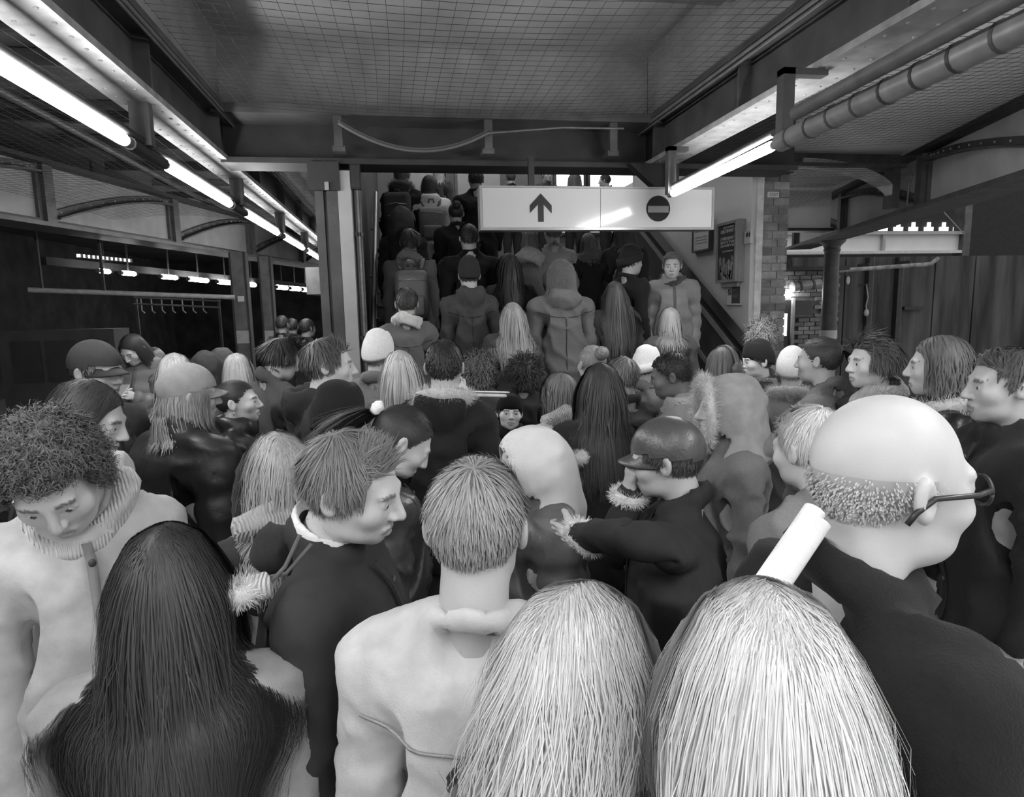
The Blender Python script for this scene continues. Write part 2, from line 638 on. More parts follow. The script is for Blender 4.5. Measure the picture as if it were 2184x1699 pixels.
def rot_between(a, b):
    a = a / np.linalg.norm(a); b = b / np.linalg.norm(b)
    v = np.cross(a, b); c = a @ b
    K = np.array([[0, -v[2], v[1]], [v[2], 0, -v[0]], [-v[1], v[0], 0]])
    return np.eye(3) + K + K @ K / (1 + c + 1e-9)


# arm poses: (right upper, right fore, left upper, left fore) directions
POSES = {
    'down': ((.10, -.05, -1), (.0, .18, -1), (-.10, -.05, -1), (0, .18, -1)),
    'walk': ((.10, .30, -1), (-.02, .75, -.75), (-.12, -.35, -1), (0, .05, -1)),
    'walk2': ((.12, -.35, -1), (0, .05, -1), (-.10, .30, -1), (.02, .75, -.75)),
    'phone': ((.12, .22, -1), (-.62, .8, .42), (-.12, .22, -1), (.62, .8, .42)),
    'carry': ((.12, .05, -1), (-.12, 1, -.12), (-.1, -.05, -1), (0, .18, -1)),
    'carry2': ((.10, -.05, -1), (0, .18, -1), (-.12, .05, -1), (.12, 1, -.12)),
    'raise': ((.35, .55, -.15), (-.15, .5, 1), (-.10, -.05, -1), (0, .18, -1)),
    'both': ((.12, .1, -1), (-.2, 1, .05), (-.12, .1, -1), (.2, 1, .05)),
}


def pose_arms(V, pose):
    P = POSES[pose] if isinstance(pose, str) else pose
    V = V.copy()
    for sx, u, f in ((1, P[0], P[1]), (-1, P[2], P[3])):
        S, E, W, d = rest(sx)
        m = V[:, 0] * sx > 0.10
        p = V[m]
        t = (p - S) @ d
        out = (p[:, 0] * sx - 0.10)
        wu = sstep(-0.05, 0.07, t) * np.maximum(sstep(0.0, 0.06, out), sstep(.1, .14, t)) * sstep(0.2, 0.14, np.linalg.norm(p - S - np.clip(t, 0, 1)[:, None] * d, axis=1))
        wf = sstep(0.285 - 0.05, 0.285 + 0.05, t) * wu
        u = np.array(u, float); u /= np.linalg.norm(u)
        f = np.array(f, float); f /= np.linalg.norm(f)
        Ru, Rf = rot_between(d, u), rot_between(d, f)
        E2 = S + u * 0.285
        pu = S + (p - S) @ Ru.T
        pf = E2 + (p - E) @ Rf.T
        q = p * (1 - wu)[:, None] + pu * wu[:, None]
        q = q * (1 - wf)[:, None] + pf * wf[:, None]
        V[m] = q
    return V


def wrist_pos(pose, sx, ext=0.0):
    P = POSES[pose] if isinstance(pose, str) else pose
    u, f = (P[0], P[1]) if sx > 0 else (P[2], P[3])
    u = np.array(u, float); u /= np.linalg.norm(u)
    f = np.array(f, float); f /= np.linalg.norm(f)
    return SH[sx] + u * 0.285 + f * (0.25 + ext), f


def rotx(p, a, piv):
    y, z = p[:, 1] - piv[1], p[:, 2] - piv[2]
    c, s = np.cos(a), np.sin(a)
    return np.stack([p[:, 0], piv[1] + y * c - z * s, piv[2] + y * s + z * c], 1)


def roty(p, a, piv):
    x, z = p[:, 0] - piv[0], p[:, 2] - piv[2]
    c, s = np.cos(a), np.sin(a)
    return np.stack([piv[0] + x * c + z * s, p[:, 1], piv[2] - x * s + z * c], 1)


def rotz(p, a, piv):
    x, y = p[:, 0] - piv[0], p[:, 1] - piv[1]
    c, s = np.cos(a), np.sin(a)
    return np.stack([piv[0] + x * c - y * s, piv[1] + x * s + y * c, p[:, 2]], 1)


NP = np.array([0, -0.02, 1.51])


def deform(V, head=(0, 0, 0), lean=0.0, rigid_head=False):
    """turn (clockwise +), nod (down +), tilt of the head on the neck; lean of the body from the hips"""
    V = np.asarray(V, float)
    w = np.ones(len(V)) if rigid_head else sstep(1.42, 1.56, V[:, 2])
    h = [math.radians(a) for a in head]
    if any(h):
        V = roty(V, h[2] * w, NP)
        V = rotx(V, -h[1] * w, NP)
        V = rotz(V, -h[0] * w, NP)
    if lean:
        V = rotx(V, -math.radians(lean) * sstep(0.85, 1.35, V[:, 2]), np.array([0, 0, 0.95]))
    return V


# ------------------------------------------------------------------ hair
EC = HC + np.array([0, -0.010, 0.030])
ER = np.array([0.0795, 0.101, 0.0925])


def scalp_ok(p, bald=False):
    q = p - HC
    y = q[:, 1]
    zl = np.interp(y, [-0.09, -0.05, -0.02, 0.012, 0.03, 0.055, 0.075, 0.1], [-0.042, -0.045, -0.012, -0.006, 0.02, 0.052, 0.068, 0.072])
    ok = q[:, 2] > zl
    if bald:
        ok &= (q[:, 2] < 0.03) & (y < 0.02)
    return ok


def hair_mesh(style, n, nseg, width, seed, L=None, vol=1.0):
    rg = np.random.default_rng(seed)
    d = rg.normal(size=(n * 4, 3))
    d /= np.linalg.norm(d, axis=1, keepdims=True)
    if style in ('long', 'wavy', 'bob'):
        k = n // 3
        a = rg.uniform(-0.75, 1.0, k)
        e = np.stack([rg.normal(size=k) * 0.10, a, np.sqrt(np.clip(1 - a * a, 0, 1)) + 0.05], 1)
        e /= np.linalg.norm(e, axis=1, keepdims=True)
        d = np.concatenate([e[:, [0, 1, 2]] * np.array([1, -1, 1]), d])
    p = EC + d * ER
    ok = scalp_ok(p, style == 'fringe')
    if style == 'fringe':
        ok &= rg.uniform(size=len(p)) < sstep(0.03, -0.012, p[:, 2] - HC[2])
    p = p[ok][:n]; d = d[ok][:n]
    n = len(p)
    nrm = d / ER; nrm /= np.linalg.norm(nrm, axis=1, keepdims=True)
    q = p - EC
    LL = {'short': 0.042, 'fringe': 0.006, 'buzz': 0.012, 'long': 0.5, 'wavy': 0.45, 'bob': 0.25, 'curly': 0.12, 'afro': 0.16, 'pony': 0.28, 'bun': 0.0, 'mop': 0.10}[style]
    if L: LL = L
    layer = rg.uniform(0.01, 0.12, n) ** 1.3 * vol
    if style in ('long', 'wavy', 'bob'):
        p = EC + (p - EC) * (1.012 + layer * 0.6)[:, None]
    P = [p]
    jit = rg.normal(size=(n, 3)) * 0.12
    tang = lambda v: v - (v * nrm).sum(1, keepdims=True) * nrm
    if style in ('long', 'wavy', 'bob'):
        sx = np.where(np.abs(q[:, 0]) < 0.004, rg.choice([-1, 1], n), np.sign(q[:, 0] + 1e-6))
        back = sstep(0.0, -0.07, q[:, 1])
        v = np.stack([sx * (0.9 - 0.6 * back), -0.35 - 0.3 * back, -0.45 - 0.4 * back], 1)
        v[:, 0] += rg.normal(size=n) * 0.25 * back
        D = tang(v)
        ln = LL * rg.uniform(0.80, 1.0, n)
        g = 0.8
    elif style in ('short', 'mop', 'buzz', 'fringe'):
        crown = np.array([0.01, -0.055, 0.09])
        v = q - crown; v[:, 2] -= 0.03
        fr = (sstep(0.0, 0.05, q[:, 1]) * sstep(0.0, 0.05, q[:, 2]))[:, None]
        side = rg.choice([-1, 1]) if style != 'buzz' else 1
        v = v / (np.linalg.norm(v, axis=1, keepdims=True) + 1e-9) * (1 - fr) + np.array([0.8 * side, -0.45, 0.35]) * fr
        D = tang(v)
        D /= np.linalg.norm(D, axis=1, keepdims=True) + 1e-9
        D = D + nrm * {'buzz': .1, 'fringe': .05, 'short': .12}.get(style, .25)
        top = sstep(-0.03, 0.05, q[:, 2])
        ln = LL * (0.45 + 0.55 * top) * rg.uniform(0.7, 1.1, n)
        g = 0.16
        jit *= 1.6
    elif style in ('curly', 'afro'):
        D = nrm * 1.0 + jit
        ln = LL * rg.uniform(0.6, 1.05, n)
        g = 0.18 if style == 'curly' else 0.08
    else:  # pony, bun: swept back to a gather point
        G = EC + np.array([0, -0.112, 0.03])
        m = max(3, nseg // 2)
        tail = LL * rg.uniform(0.8, 1.0, n)
        lay = 1.0 + 0.02 + layer * 0.25
        for i in range(1, m + 1):
            t = i / m
            c = p * (1 - t) + G * t
            e = (c - EC) / ER
            e /= np.linalg.norm(e, axis=1, keepdims=True)
            P.append(EC + e * ER * lay[:, None])
        D = np.tile(np.array([[0, -1.0, -0.35]]), (n, 1)) + jit * 0.9
        ln = tail
        g = 0.5
        p = P[-1] + rg.normal(size=(n, 3)) * 0.008
        nseg2 = nseg - m
        if style == 'bun':
            nseg2 = 0
    if style not in ('pony', 'bun'):
        nseg2 = nseg
    D = D / (np.linalg.norm(D, axis=1, keepdims=True) + 1e-9)
    step = (ln / max(1, nseg2))[:, None]
    ph = rg.uniform(0, 6.28, n)
    lead = rg.integers(0, max(4, n // 14), n)
    cj = rg.normal(size=(max(4, n // 14), 3))
    for i in range(nseg2):
        D = D + np.array([0, 0, -g]) + jit * 0.10 + cj[lead] * 0.05
        D /= np.linalg.norm(D, axis=1, keepdims=True)
        p = p + D * step
        if style in ('wavy', 'long') and i > 1:
            a = 0.010 if style == 'wavy' else 0.0025
            w = 2.2 if style == 'wavy' else 1.3
            p = p + np.stack([np.sin(ph * .3 + i * w + lead), np.cos(ph * .3 + i * w * 0.8 + lead) * 0.7, 0 * ph], 1) * a
        if style in ('long', 'wavy', 'bob'):
            lim = np.where(p[:, 1] < 0.0, 0.098, 0.108) + layer * 0.12
            b = p[:, 2] < 1.60
            ex = np.maximum(np.abs(p[:, 0]) - lim, 0) * b
            p[:, 0] -= np.sign(p[:, 0]) * ex * 0.6
        if style in ('curly', 'afro'):
            a = 0.009
            p = p + np.stack([np.sin(ph + i * 1.9), np.cos(ph + i * 1.9), np.sin(ph * 2 + i * 1.3)], 1) * a
        # stay outside the skull, neck and shoulders
        e = (p - EC) / (ER * (1.0 + layer[:, None] * 0.9 + 0.015))
        r = np.linalg.norm(e, axis=1)
        ins = r < 1
        p[ins] = EC + (p[ins] - EC) / r[ins][:, None]
        face = (p[:, 1] > 0.075) & (p[:, 2] < 1.695) & (p[:, 2] > 1.45)
        p[face, 1] = 0.075
        face = (p[:, 1] > 0.03) & (p[:, 2] < 1.69) & (p[:, 2] > 1.45) & (np.abs(p[:, 0]) < 0.07)
        p[face, 0] = np.where(p[face, 0] < 0, -0.072, 0.072)
        for c, rr in (((0, -0.012, 1.345), (0.245, 0.140, 0.150)), ((0, 0.0, 1.2), (0.215, 0.172, 0.3))):
            e = (p - np.array(c)) / (np.array(rr) + layer[:, None] * 0.25)
            r = np.linalg.norm(e, axis=1)
            ins = r < 1
            p[ins] = np.array(c) + (p[ins] - np.array(c)) / r[ins][:, None]
        xy = p[:, :2] - np.array([0, -0.03])
        r = np.linalg.norm(xy, axis=1)
        ins = (r < 0.082) & (p[:, 2] > 1.45) & (p[:, 2] < 1.56)
        p[ins, :2] = np.array([0, -0.03]) + xy[ins] / r[ins][:, None] * 0.082
        P.append(p.copy())
    if style == 'bun':
        pass
    P = np.stack(P, 1)  # n, m, 3
    m = P.shape[1]
    T = np.gradient(P, axis=1)
    T /= np.linalg.norm(T, axis=2, keepdims=True) + 1e-9
    axis = np.stack([0 * P[..., 0], np.full(P.shape[:2], -0.01), np.clip(P[..., 2], 1.0, 1.66)], 2)
    O = P - axis
    Sd = np.cross(T, O)
    Sd /= np.linalg.norm(Sd, axis=2, keepdims=True) + 1e-9
    taper = np.interp(np.linspace(0, 1, m), [0, 0.6, 1], [1, 1, 0.25])[None, :, None]
    A = P - Sd * width / 2 * taper
    B = P + Sd * width / 2 * taper
    V = np.stack([A, B], 2).reshape(-1, 3)
    i = (np.arange(n)[:, None] * m + np.arange(m - 1)[None, :]) * 2
    Q = np.stack([i, i + 1, i + 3, i + 2], -1).reshape(-1, 4)
    st = (rg.uniform(0.8, 1.12, n) + cj[lead][:, 0] * 0.06)[:, None] * np.interp(np.linspace(0, 1, m), [0, 0.15, 1], [0.7, 0.95, 1.08])[None]
    tone = np.repeat(st.ravel(), 2)
    Vs, Qs, Ts = [V], [Q], [tone]
    k = len(V)
    # scalp cap under the strands
    cv, cq = cap_surface(.99 if style == 'fringe' else 1.006, style == 'fringe')
    Vs.append(cv); Qs.append(cq + k); Ts.append(np.full(len(cv), 0.75)); k += len(cv)
    if style in ('afro', 'curly'):
        # inner mass of the curls
        dd = rg.normal(size=(1, 3))
        cv, cq = cap_surface(1.25 if style == 'afro' else 1.12, False)
        cv = cv + (vnoise(cv * 45, seed)[:, None] - 0.5) * 0.02 * (cv - EC) / 0.09
        Vs.append(cv); Qs.append(cq + k); Ts.append(np.full(len(cv), 0.5)); k += len(cv)
    if style == 'bun':
        c = EC + np.array([0, -0.125, 0.05])
        nb = max(40, n // 5)
        a = rg.normal(size=(nb, 3)); a /= np.linalg.norm(a, axis=1, keepdims=True)
        b = np.cross(a, rg.normal(size=(nb, 3))); b /= np.linalg.norm(b, axis=1, keepdims=True)
        th = np.linspace(0, 2.6, 9)
        R = rg.uniform(0.036, 0.045, nb)
        Pb = c + R[:, None, None] * (a[:, None] * np.cos(th)[None, :, None] + b[:, None] * np.sin(th)[None, :, None])
        nn = (Pb - c) / R[:, None, None]
        Tb = np.gradient(Pb, axis=1); Sb = np.cross(Tb, nn); Sb /= np.linalg.norm(Sb, axis=2, keepdims=True)
        Vb = np.stack([Pb - Sb * 0.004, Pb + Sb * 0.004], 2).reshape(-1, 3)
        i = (np.arange(nb)[:, None] * 9 + np.arange(8)[None, :]) * 2
        Vs.append(Vb); Qs.append(np.stack([i, i + 1, i + 3, i + 2], -1).reshape(-1, 4) + k)
        Ts.append(np.repeat(rg.uniform(0.6, 1.2, nb), 18)); k += len(Vb)
    return np.concatenate(Vs), np.concatenate(Qs), np.concatenate(Ts)


def ball(c, r, nu=16, nv=10):
    th = np.linspace(0, 2 * np.pi, nu, endpoint=False)
    ph = np.linspace(-np.pi / 2 + 0.004, np.pi / 2 - 0.004, nv)
    T, Pp = np.meshgrid(th, ph, indexing='ij')
    V = np.stack([np.cos(Pp) * np.cos(T), np.cos(Pp) * np.sin(T), np.sin(Pp)], -1).reshape(-1, 3) * np.array(r) + np.array(c)
    i, j = np.meshgrid(np.arange(nu), np.arange(nv - 1), indexing='ij')
    a = i * nv + j; b = ((i + 1) % nu) * nv + j
    return V, np.stack([a, b, b + 1, a + 1], -1).reshape(-1, 4)


def cap_surface(s, bald):
    V, Q = ball(EC, ER * s, 40, 26)
    e = (V - EC) / s + EC
    ok = scalp_ok(e, bald)
    return V, Q[ok[Q].all(1)]


def fur_ring(c, R, r, n, ln, seed, sy=1.0, tilt=0.0, arc=(0, 6.283), plane='xy'):
    n = int(n * 3.2); ln = ln * 0.42
    """torus of soft pile: core plus short strands"""
    rg = np.random.default_rng(seed)
    nu, nv = 28, 8
    cs = lambda t, p, rr: np.stack([(R + rr * np.cos(p)) * np.cos(t), (R + rr * np.cos(p)) * np.sin(t) * sy, rr * np.sin(p)], -1)
    t, p = np.meshgrid(np.linspace(arc[0], arc[1], nu), np.linspace(0, 2 * np.pi, nv, endpoint=False), indexing='ij')
    V = cs(t.ravel(), p.ravel(), r)
    i, j = np.meshgrid(np.arange(nu - 1), np.arange(nv), indexing='ij')
    a = i * nv + j; b = i * nv + (j + 1) % nv
    Q = np.stack([a, b, b + nv, a + nv], -1).reshape(-1, 4)
    t = rg.uniform(arc[0], arc[1], n); p = rg.uniform(0, 2 * np.pi, n)
    p0, p1 = cs(t, p, r * 0.95), cs(t, p, r + ln)
    p1 = p1 + rg.normal(size=(n, 3)) * ln * 0.35
    sd = np.cross(p1 - p0, rg.normal(size=(n, 3))); sd /= np.linalg.norm(sd, axis=1, keepdims=True)
    wv = sd * 0.0008
    Vh = np.stack([p0 - wv, p0 + wv, p1 + wv * .2, p1 - wv * .2], 1).reshape(-1, 3)
    Qh = np.arange(4 * n).reshape(-1, 4) + len(V)
    V = np.concatenate([V, Vh]); Q = np.concatenate([Q, Qh])
    if plane == 'xz':
        V = V[:, [0, 2, 1]] * np.array([1, -1, 1])
    V[:, 2] += tilt * V[:, 1]
    tone = np.concatenate([np.full(nu * nv, 0.8), np.repeat(rg.uniform(0.6, 1.2, n), 4)])
    return V + np.array(c), Q, tone


# ------------------------------------------------------------------ headwear (head space)
def beanie(ribs=True, cuff=True, tall=0.03):
    nu = 96 if ribs else 48
    th = np.linspace(0, 2 * np.pi, nu, endpoint=False)
    prof = []
    for a in np.linspace(math.pi / 2 - 0.04, -0.12, 14):
        prof.append((math.cos(a), math.sin(a), 1.10, 0))
    if cuff:
        z1 = prof[-1][1]
        prof += [(1.0, z1 + 0.02, 1.20, 1), (1.02, z1 + 0.28, 1.21, 1), (1.02, z1 + 0.0, 1.22, 1), (1.01, z1 - 0.22, 1.19, 1), (0.97, z1 - 0.24, 1.1, 1), (0.95, z1 - 0.05, 1.07, 0)]
        prof[-6:-5] = []
    else:
        prof += [(0.97, prof[-1][1] - 0.2, 1.08, 0), (0.93, prof[-1][1] - 0.05, 1.06, 0)]
    rows = []
    for i, (cr, sz, k, cf) in enumerate(prof):
        rr = k * cr * (1 + (0.014 * np.cos(th * 32) if ribs and i > 1 else 0))
        z = sz * ER[2] * k + max(0, sz) * tall
        x, y = rr * np.cos(th) * ER[0], rr * np.sin(th) * ER[1]
        z = z - 0.28 * (-y) * (0 if sz > 0.75 else 1) * 0.9   # brim dips at the nape
        rows.append(np.stack([x, y, np.broadcast_to(z, x.shape)], 1))
    V = np.concatenate(rows) + EC + np.array([0, -0.002, 0.004])
    n = len(prof)
    i, j = np.meshgrid(np.arange(n - 1), np.arange(nu), indexing='ij')
    a = i * nu + j; b = i * nu + (j + 1) % nu
    Q = np.stack([a, a + nu, b + nu, b], -1).reshape(-1, 4)
    return V, Q


def baseball_cap():
    V, Q = ball(EC + np.array([0, 0.0, 0.006]), ER * np.array([1.1, 1.1, 1.12]), 48, 26)
    zl = np.interp(V[:, 1] - EC[1], [-0.11, 0.11], [-0.035, 0.012])
    keep = (V[:, 2] - EC[2] > zl)
    Q1 = Q[keep[Q].all(1)]
    # seams
    ang = np.arctan2(V[:, 0], V[:, 1] - EC[1])
    s = np.abs(((ang / (math.pi / 3)) % 1) - 0.5)
    V = V - (V - EC) * (0.012 * np.exp(-((s - 0.5) / 0.03) ** 2))[:, None]
    # brim
    us = np.linspace(-1, 1, 17); vs = np.linspace(0, 1, 7)
    rows = []
    for side in (0.0, -0.005):
        for v in vs:
            x = us * 0.078
            y = 0.075 * np.sqrt(np.clip(1 - us ** 2 * 0.9, 0, 1)) * 1.1 + v * 0.075 * np.sqrt(np.clip(1 - us ** 2, 0, 1)) + EC[1] - 0.002
            z = EC[2] + 0.012 + side - 0.018 * us ** 2 - 0.028 * v + 0 * us
            rows.append(np.stack([x, y, z], 1))
    B = np.concatenate(rows)
    i, j = np.meshgrid(np.arange(6), np.arange(16), indexing='ij')
    a = (i * 17 + j)
    q1 = np.stack([a, a + 1, a + 18, a + 17], -1).reshape(-1, 4)
    q2 = q1[:, ::-1] + 7 * 17
    e = np.arange(16) + 6 * 17
    q3 = np.stack([e, e + 1, e + 1 + 119, e + 119], -1)
    BQ = np.concatenate([q1, q2, q3])
    return (V, Q1), (B, BQ)


def hood_up(res=0.009):
    g = Grid(np.arange(-0.16, 0.17, res), np.arange(-0.2, 0.19, res), np.arange(1.40, 1.83, res))
    g.ell(HC + (0, -0.022, 0.0), (0.118, 0.142, 0.152), 0.02)
    g.cap((0, -0.03, 1.55), (0, -0.03, 1.46), 0.115, 0.14, 0.04)
    g.ell(HC + (0, -0.004, 0.0), (0.097, 0.121, 0.130), 0.012, 's')
    g.ell(HC + (0, 0.15, -0.02), (0.088, 0.11, 0.125), 0.02, 's')
    g.cap((0, -0.0, 1.56), (0, -0.0, 1.40), 0.095, 0.12, 0.02, 's')
    return g.mesh()


def scarf(seed, r=0.04):
    nu, nv = 48, 14
    t = np.linspace(0, 4 * np.pi, nu)
    p = np.linspace(0, 2 * np.pi, nv, endpoint=False)
    T, Pp = np.meshgrid(t, p, indexing='ij')
    R = 0.088 + 0.012 * np.sin(T * 1.5)
    c = np.stack([R * np.cos(T), R * np.sin(T) - 0.02, 1.475 + 0.03 * (T / (4 * np.pi)) + 0.018 * np.sin(T * 2 + seed) - 0.025 * np.sin(T)], -1)
    rr = r * (1 + 0.18 * np.sin(Pp * 3 + T * 2) + 0.12 * np.sin(Pp * 5 - T * 3))
    rad = np.stack([np.cos(T), np.sin(T), 0 * T], -1)
    V = c + rad * (rr * np.cos(Pp) * 0.75)[..., None] + np.array([0, 0, 1.0]) * (rr * np.sin(Pp) * 1.1)[..., None]
    V = V.reshape(-1, 3)
    i, j = np.meshgrid(np.arange(nu - 1), np.arange(nv), indexing='ij')
    a = i * nv + j; b = i * nv + (j + 1) % nv
    return V, np.stack([a, b, b + nv, a + nv], -1).reshape(-1, 4)


_legs = {}


def legs_meshes():
    if _legs: return _legs
    g = Grid(np.arange(-0.3, 0.31, 0.03), np.arange(-0.22, 0.22, 0.03), np.arange(0.0, 1.1, 0.03))
    for sx in (-1, 1):
        g.cap((sx * 0.085, 0, 0.9), (sx * 0.097, 0.005, 0.5), 0.108, 0.078, 0.03)
        g.cap((sx * 0.097, 0.005, 0.5), (sx * 0.102, -0.015, 0.12), 0.077, 0.062, 0.03)
    g.ell((0, -0.005, 0.92), (0.172, 0.125, 0.12), 0.04)
    g.cut_below(0.07)
    V, Q = g.mesh()
    _legs['trousers'] = arr_mesh('trousers', V, Q)
    for sx in (-1, 1):
        g = Grid(np.arange(-0.09, 0.32, 0.016), np.arange(-0.12, 0.26, 0.016), np.arange(-0.04, 0.2, 0.016))
        g.cap((0.1, -0.03, 0.05), (0.115, 0.15, 0.036), 0.05, 0.043, 0.02)
        g.cap((0.1, -0.03, 0.05), (0.1, -0.02, 0.12), 0.05, 0.052, 0.02)
        g.cut_below(0.0)
        V, Q = g.mesh()
        if sx < 0:
            V = V * np.array([-1, 1, 1]); Q = Q[:, ::-1]
        _legs[sx] = arr_mesh('shoe', V, Q)
    return _legs
# ------------------------------------------------------------------ assembling one person
RISER, GOING, Y0S, NSTEP = 0.166, 0.300, 4.58, 15


def step_z(i):
    return RISER * (i + 1)


def place(px, py, Y=None, H=None, stair=False, base=0.0):
    """point of the crown and height of what the person stands on"""
    if not stair:
        p = PY(px, py, Y)
        return p, base
    best = None
    for i in range(NSTEP - 1):
        y = Y0S + GOING * (i + 0.5)
        p = PY(px, py, y)
        h = p[2] - step_z(i)
        if best is None or abs(h - H) < best[0]:
            best = (abs(h - H), p, step_z(i))
    return best[1], best[2]


HAIRN = {'n': (3600, 8, 0.0028), 'm': (800, 6, 0.006), 'f': (420, 6, 0.0085), 'x': (1500, 8, 0.0035)}
PEOPLE = []
CNT = [0]


def arm_ik(t, sx, pole=None):
    """directions of upper arm and forearm that bring the wrist to t"""
    d = t - SH[sx]
    L = min(np.linalg.norm(d), 0.528)
    d = d / np.linalg.norm(d)
    a = (0.285 ** 2 - 0.25 ** 2 + L * L) / (2 * L)
    h = math.sqrt(max(0.285 ** 2 - a * a, 0))
    p = np.array(pole or (sx * 0.55, -0.25, -0.8))
    p = p - (p @ d) * d
    p /= np.linalg.norm(p)
    e = d * a + p * h
    return tuple(e), tuple(d * L - e)


def tone_mat(kind, g):
    n = '%s_%03d' % (kind, round(g * 1000))
    if n in MATS: return MATS[n]
    if kind == 'skin': return mat(n, g, 0.48, 0.06, 14, 0.05, 220, attr='tone', spec=0.4)
    if kind == 'hair': return mat(n, g, 0.52, 0.12, 9, attr='tone', spec=0.5)
    if kind == 'wool': return mat(n, g, 0.92, 0.08, 110, 0.3, 300, spec=0.15, sheen=0.06)
    if kind == 'shell': return mat(n, g, 0.46, 0.12, 7, 0.12, 90, spec=0.5)
    if kind == 'cotton': return mat(n, g, 0.85, 0.12, 25, 0.2, 300, spec=0.3)
    if kind == 'leather': return mat(n, g, 0.33, 0.2, 12, 0.15, 120, spec=0.6)
    if kind == 'knit': return mat(n, g, 0.95, 0.15, 40, 0.7, 60, spec=0.15, sheen=0.2, wave=45)
    if kind == 'fur': return mat(n, g, 0.9, 0.15, 40, attr='tone', spec=0.2, sheen=0.3)
    return mat(n, g)


def Pn(px, py, label, Y=None, H=None, yaw=0, sex='m', hair=('short', .12), skin=.42, coat=('short', .05), collar='collar', fab=None,
       pose='down', head=(0, 0, 0), lean=0, res='m', stair=False, base=0.0, hat=None, extras=(), girth=0.94, trousers=.03, group=None, seed=None, hairL=None, hairvol=1.0, dh=0.0, hairn=None, reach=None, quilt=.105):
    CNT[0] += 1
    sd = seed if seed is not None else CNT[0] * 17
    rg = np.random.default_rng(sd)
    P, zb = place(px, py, Y, H, stair, base)
    top = P[2] - zb - dh
    ct = deform(np.array([[0, 0.0, 1.75]]), head, lean)[0]
    s = top / ct[2]
    a = -math.radians(yaw)
    sw = s * 0.35 + 0.65       # girth follows height only partly
    wx = sw * girth
    ca, sa = math.cos(a), math.sin(a)
    off = np.array([ct[0] * wx, ct[1] * wx])
    loc = np.array([P[0] - (ca * off[0] - sa * off[1]), P[1] - (sa * off[0] + ca * off[1]), zb])
    M = np.array([wx, wx, s])
    # heads keep their own proportions: shrink girth at the head
    hs = np.array([s ** 0.6, s ** 0.6, s])

    if reach:
        P0 = list(POSES[pose] if isinstance(pose, str) else pose)
        for sx, pt in reach.items():
            w = PY(*pt[:3]) - loc
            t = np.array([ca * w[0] + sa * w[1], -sa * w[0] + ca * w[1], w[2]]) / M
            u, f = arm_ik(t, sx, pt[3] if len(pt) > 3 else None)
            P0[0 if sx > 0 else 2], P0[1 if sx > 0 else 3] = u, f
        pose = tuple(P0)

    def fit(V):
        w = sstep(1.44, 1.56, V[:, 2])[:, None]
        return V * (M * (1 - w) + hs * w)

    def D(V, rigid=False):
        return fit(deform(V, head, lean, rigid))

    sres = res
    V, Q, tone, brow = skin_template(sex, sres)
    V = pose_arms(V, pose)
    ht = hair[1] if hair else .2
    tn = tone.copy()
    tn[brow] = min(1.0, 0.25 + 0.6 * ht)
    root = link('person', arr_mesh('person', D(V), Q, attr=tn), tone_mat('skin', skin))
    root.location = loc
    root.rotation_euler = (0, 0, a)
    tag(root, label, 'person', group)
    part = lambda name, v, q, m, rigid=False, attr=None, smooth=True: link(name, arr_mesh(name, D(v, rigid), q, smooth, attr), m, root)
    # eyes
    if res != 'f' or abs(((yaw + head[0] + 180) % 360) - 180) > 60:
        for sx in (-1, 1):
            v, q = ball(HC + np.array([sx * 0.031, 0.0795, 0.001]), (0.0122, 0.0122, 0.0122), 16, 12)
            r = np.hypot(v[:, 0] - HC[0] - sx * 0.031, v[:, 2] - HC[2] - 0.001)
            t = np.where((r < 0.0062) & (v[:, 1] > HC[1] + 0.079), 0.12, 1.0)
            t = np.where((r < 0.0026) & (v[:, 1] > HC[1] + 0.079), 0.02, t)
            v = v[:, [0, 1, 2]]
            part('eye', v, q, mat('eye_white', 0.62, 0.15, 0.03, attr='tone'), True, t)
    # coat
    ck, cg = coat
    cV, cQ, cN, sl = coat_template(ck, collar, sex, res)
    disp = np.zeros(len(cV))
    if fab is None: fab = 'shell' if ck == 'puffer' else 'wool'
    o = rg.uniform(0, 50, 3)
    onsl = sl >= 0
    if ck == 'puffer':
        per = quilt
        f = np.where(onsl, np.abs(np.sin(np.pi * (sl - 0.02) / (quilt * 0.9))), np.abs(np.sin(np.pi * (cV[:, 2] - 0.72) / per)))
        f = np.where(cV[:, 2] > 1.46, 0.7, f)
        disp += 0.026 * np.sqrt(f + 1e-6) - 0.02
        disp += 0.008 * (vnoise(cV * (28, 28, 45) + o, 3) - 0.5)
    else:
        n1 = vnoise(cV * (9, 9, 5) + o, 1)
        n2 = 1 - np.abs(2 * vnoise(cV * (11, 11, 7) + o + cV[:, [2]] * 6 * np.array([1, .6, .2]), 2) - 1)
        n3 = 1 - np.abs(2 * vnoise(cV * (20, 20, 34) + o, 5) - 1)
        disp += 0.010 * (n1 - 0.5) + 0.026 * (n2 ** 4 - 0.2) + np.where(onsl, 0.010 * (n3 ** 2 - 0.3), 0)
        low = sstep(1.0, 0.5, cV[:, 2])
        ang = np.arctan2(cV[:, 0], cV[:, 1])
        disp += low * 0.010 * np.sin(ang * 7 + o[0])
    if fab == 'cotton' and res == 'n': disp *= 0.5
    disp *= sstep(1.62, 1.5, cV[:, 2]) * 0.8 + 0.2
    disp = np.maximum(disp, -0.005) + 0.002
    cV2 = pose_arms(cV + cN * disp[:, None], pose)
    part('coat' if ck == 'long' else 'jacket', cV2, cQ, tone_mat(fab, cg))
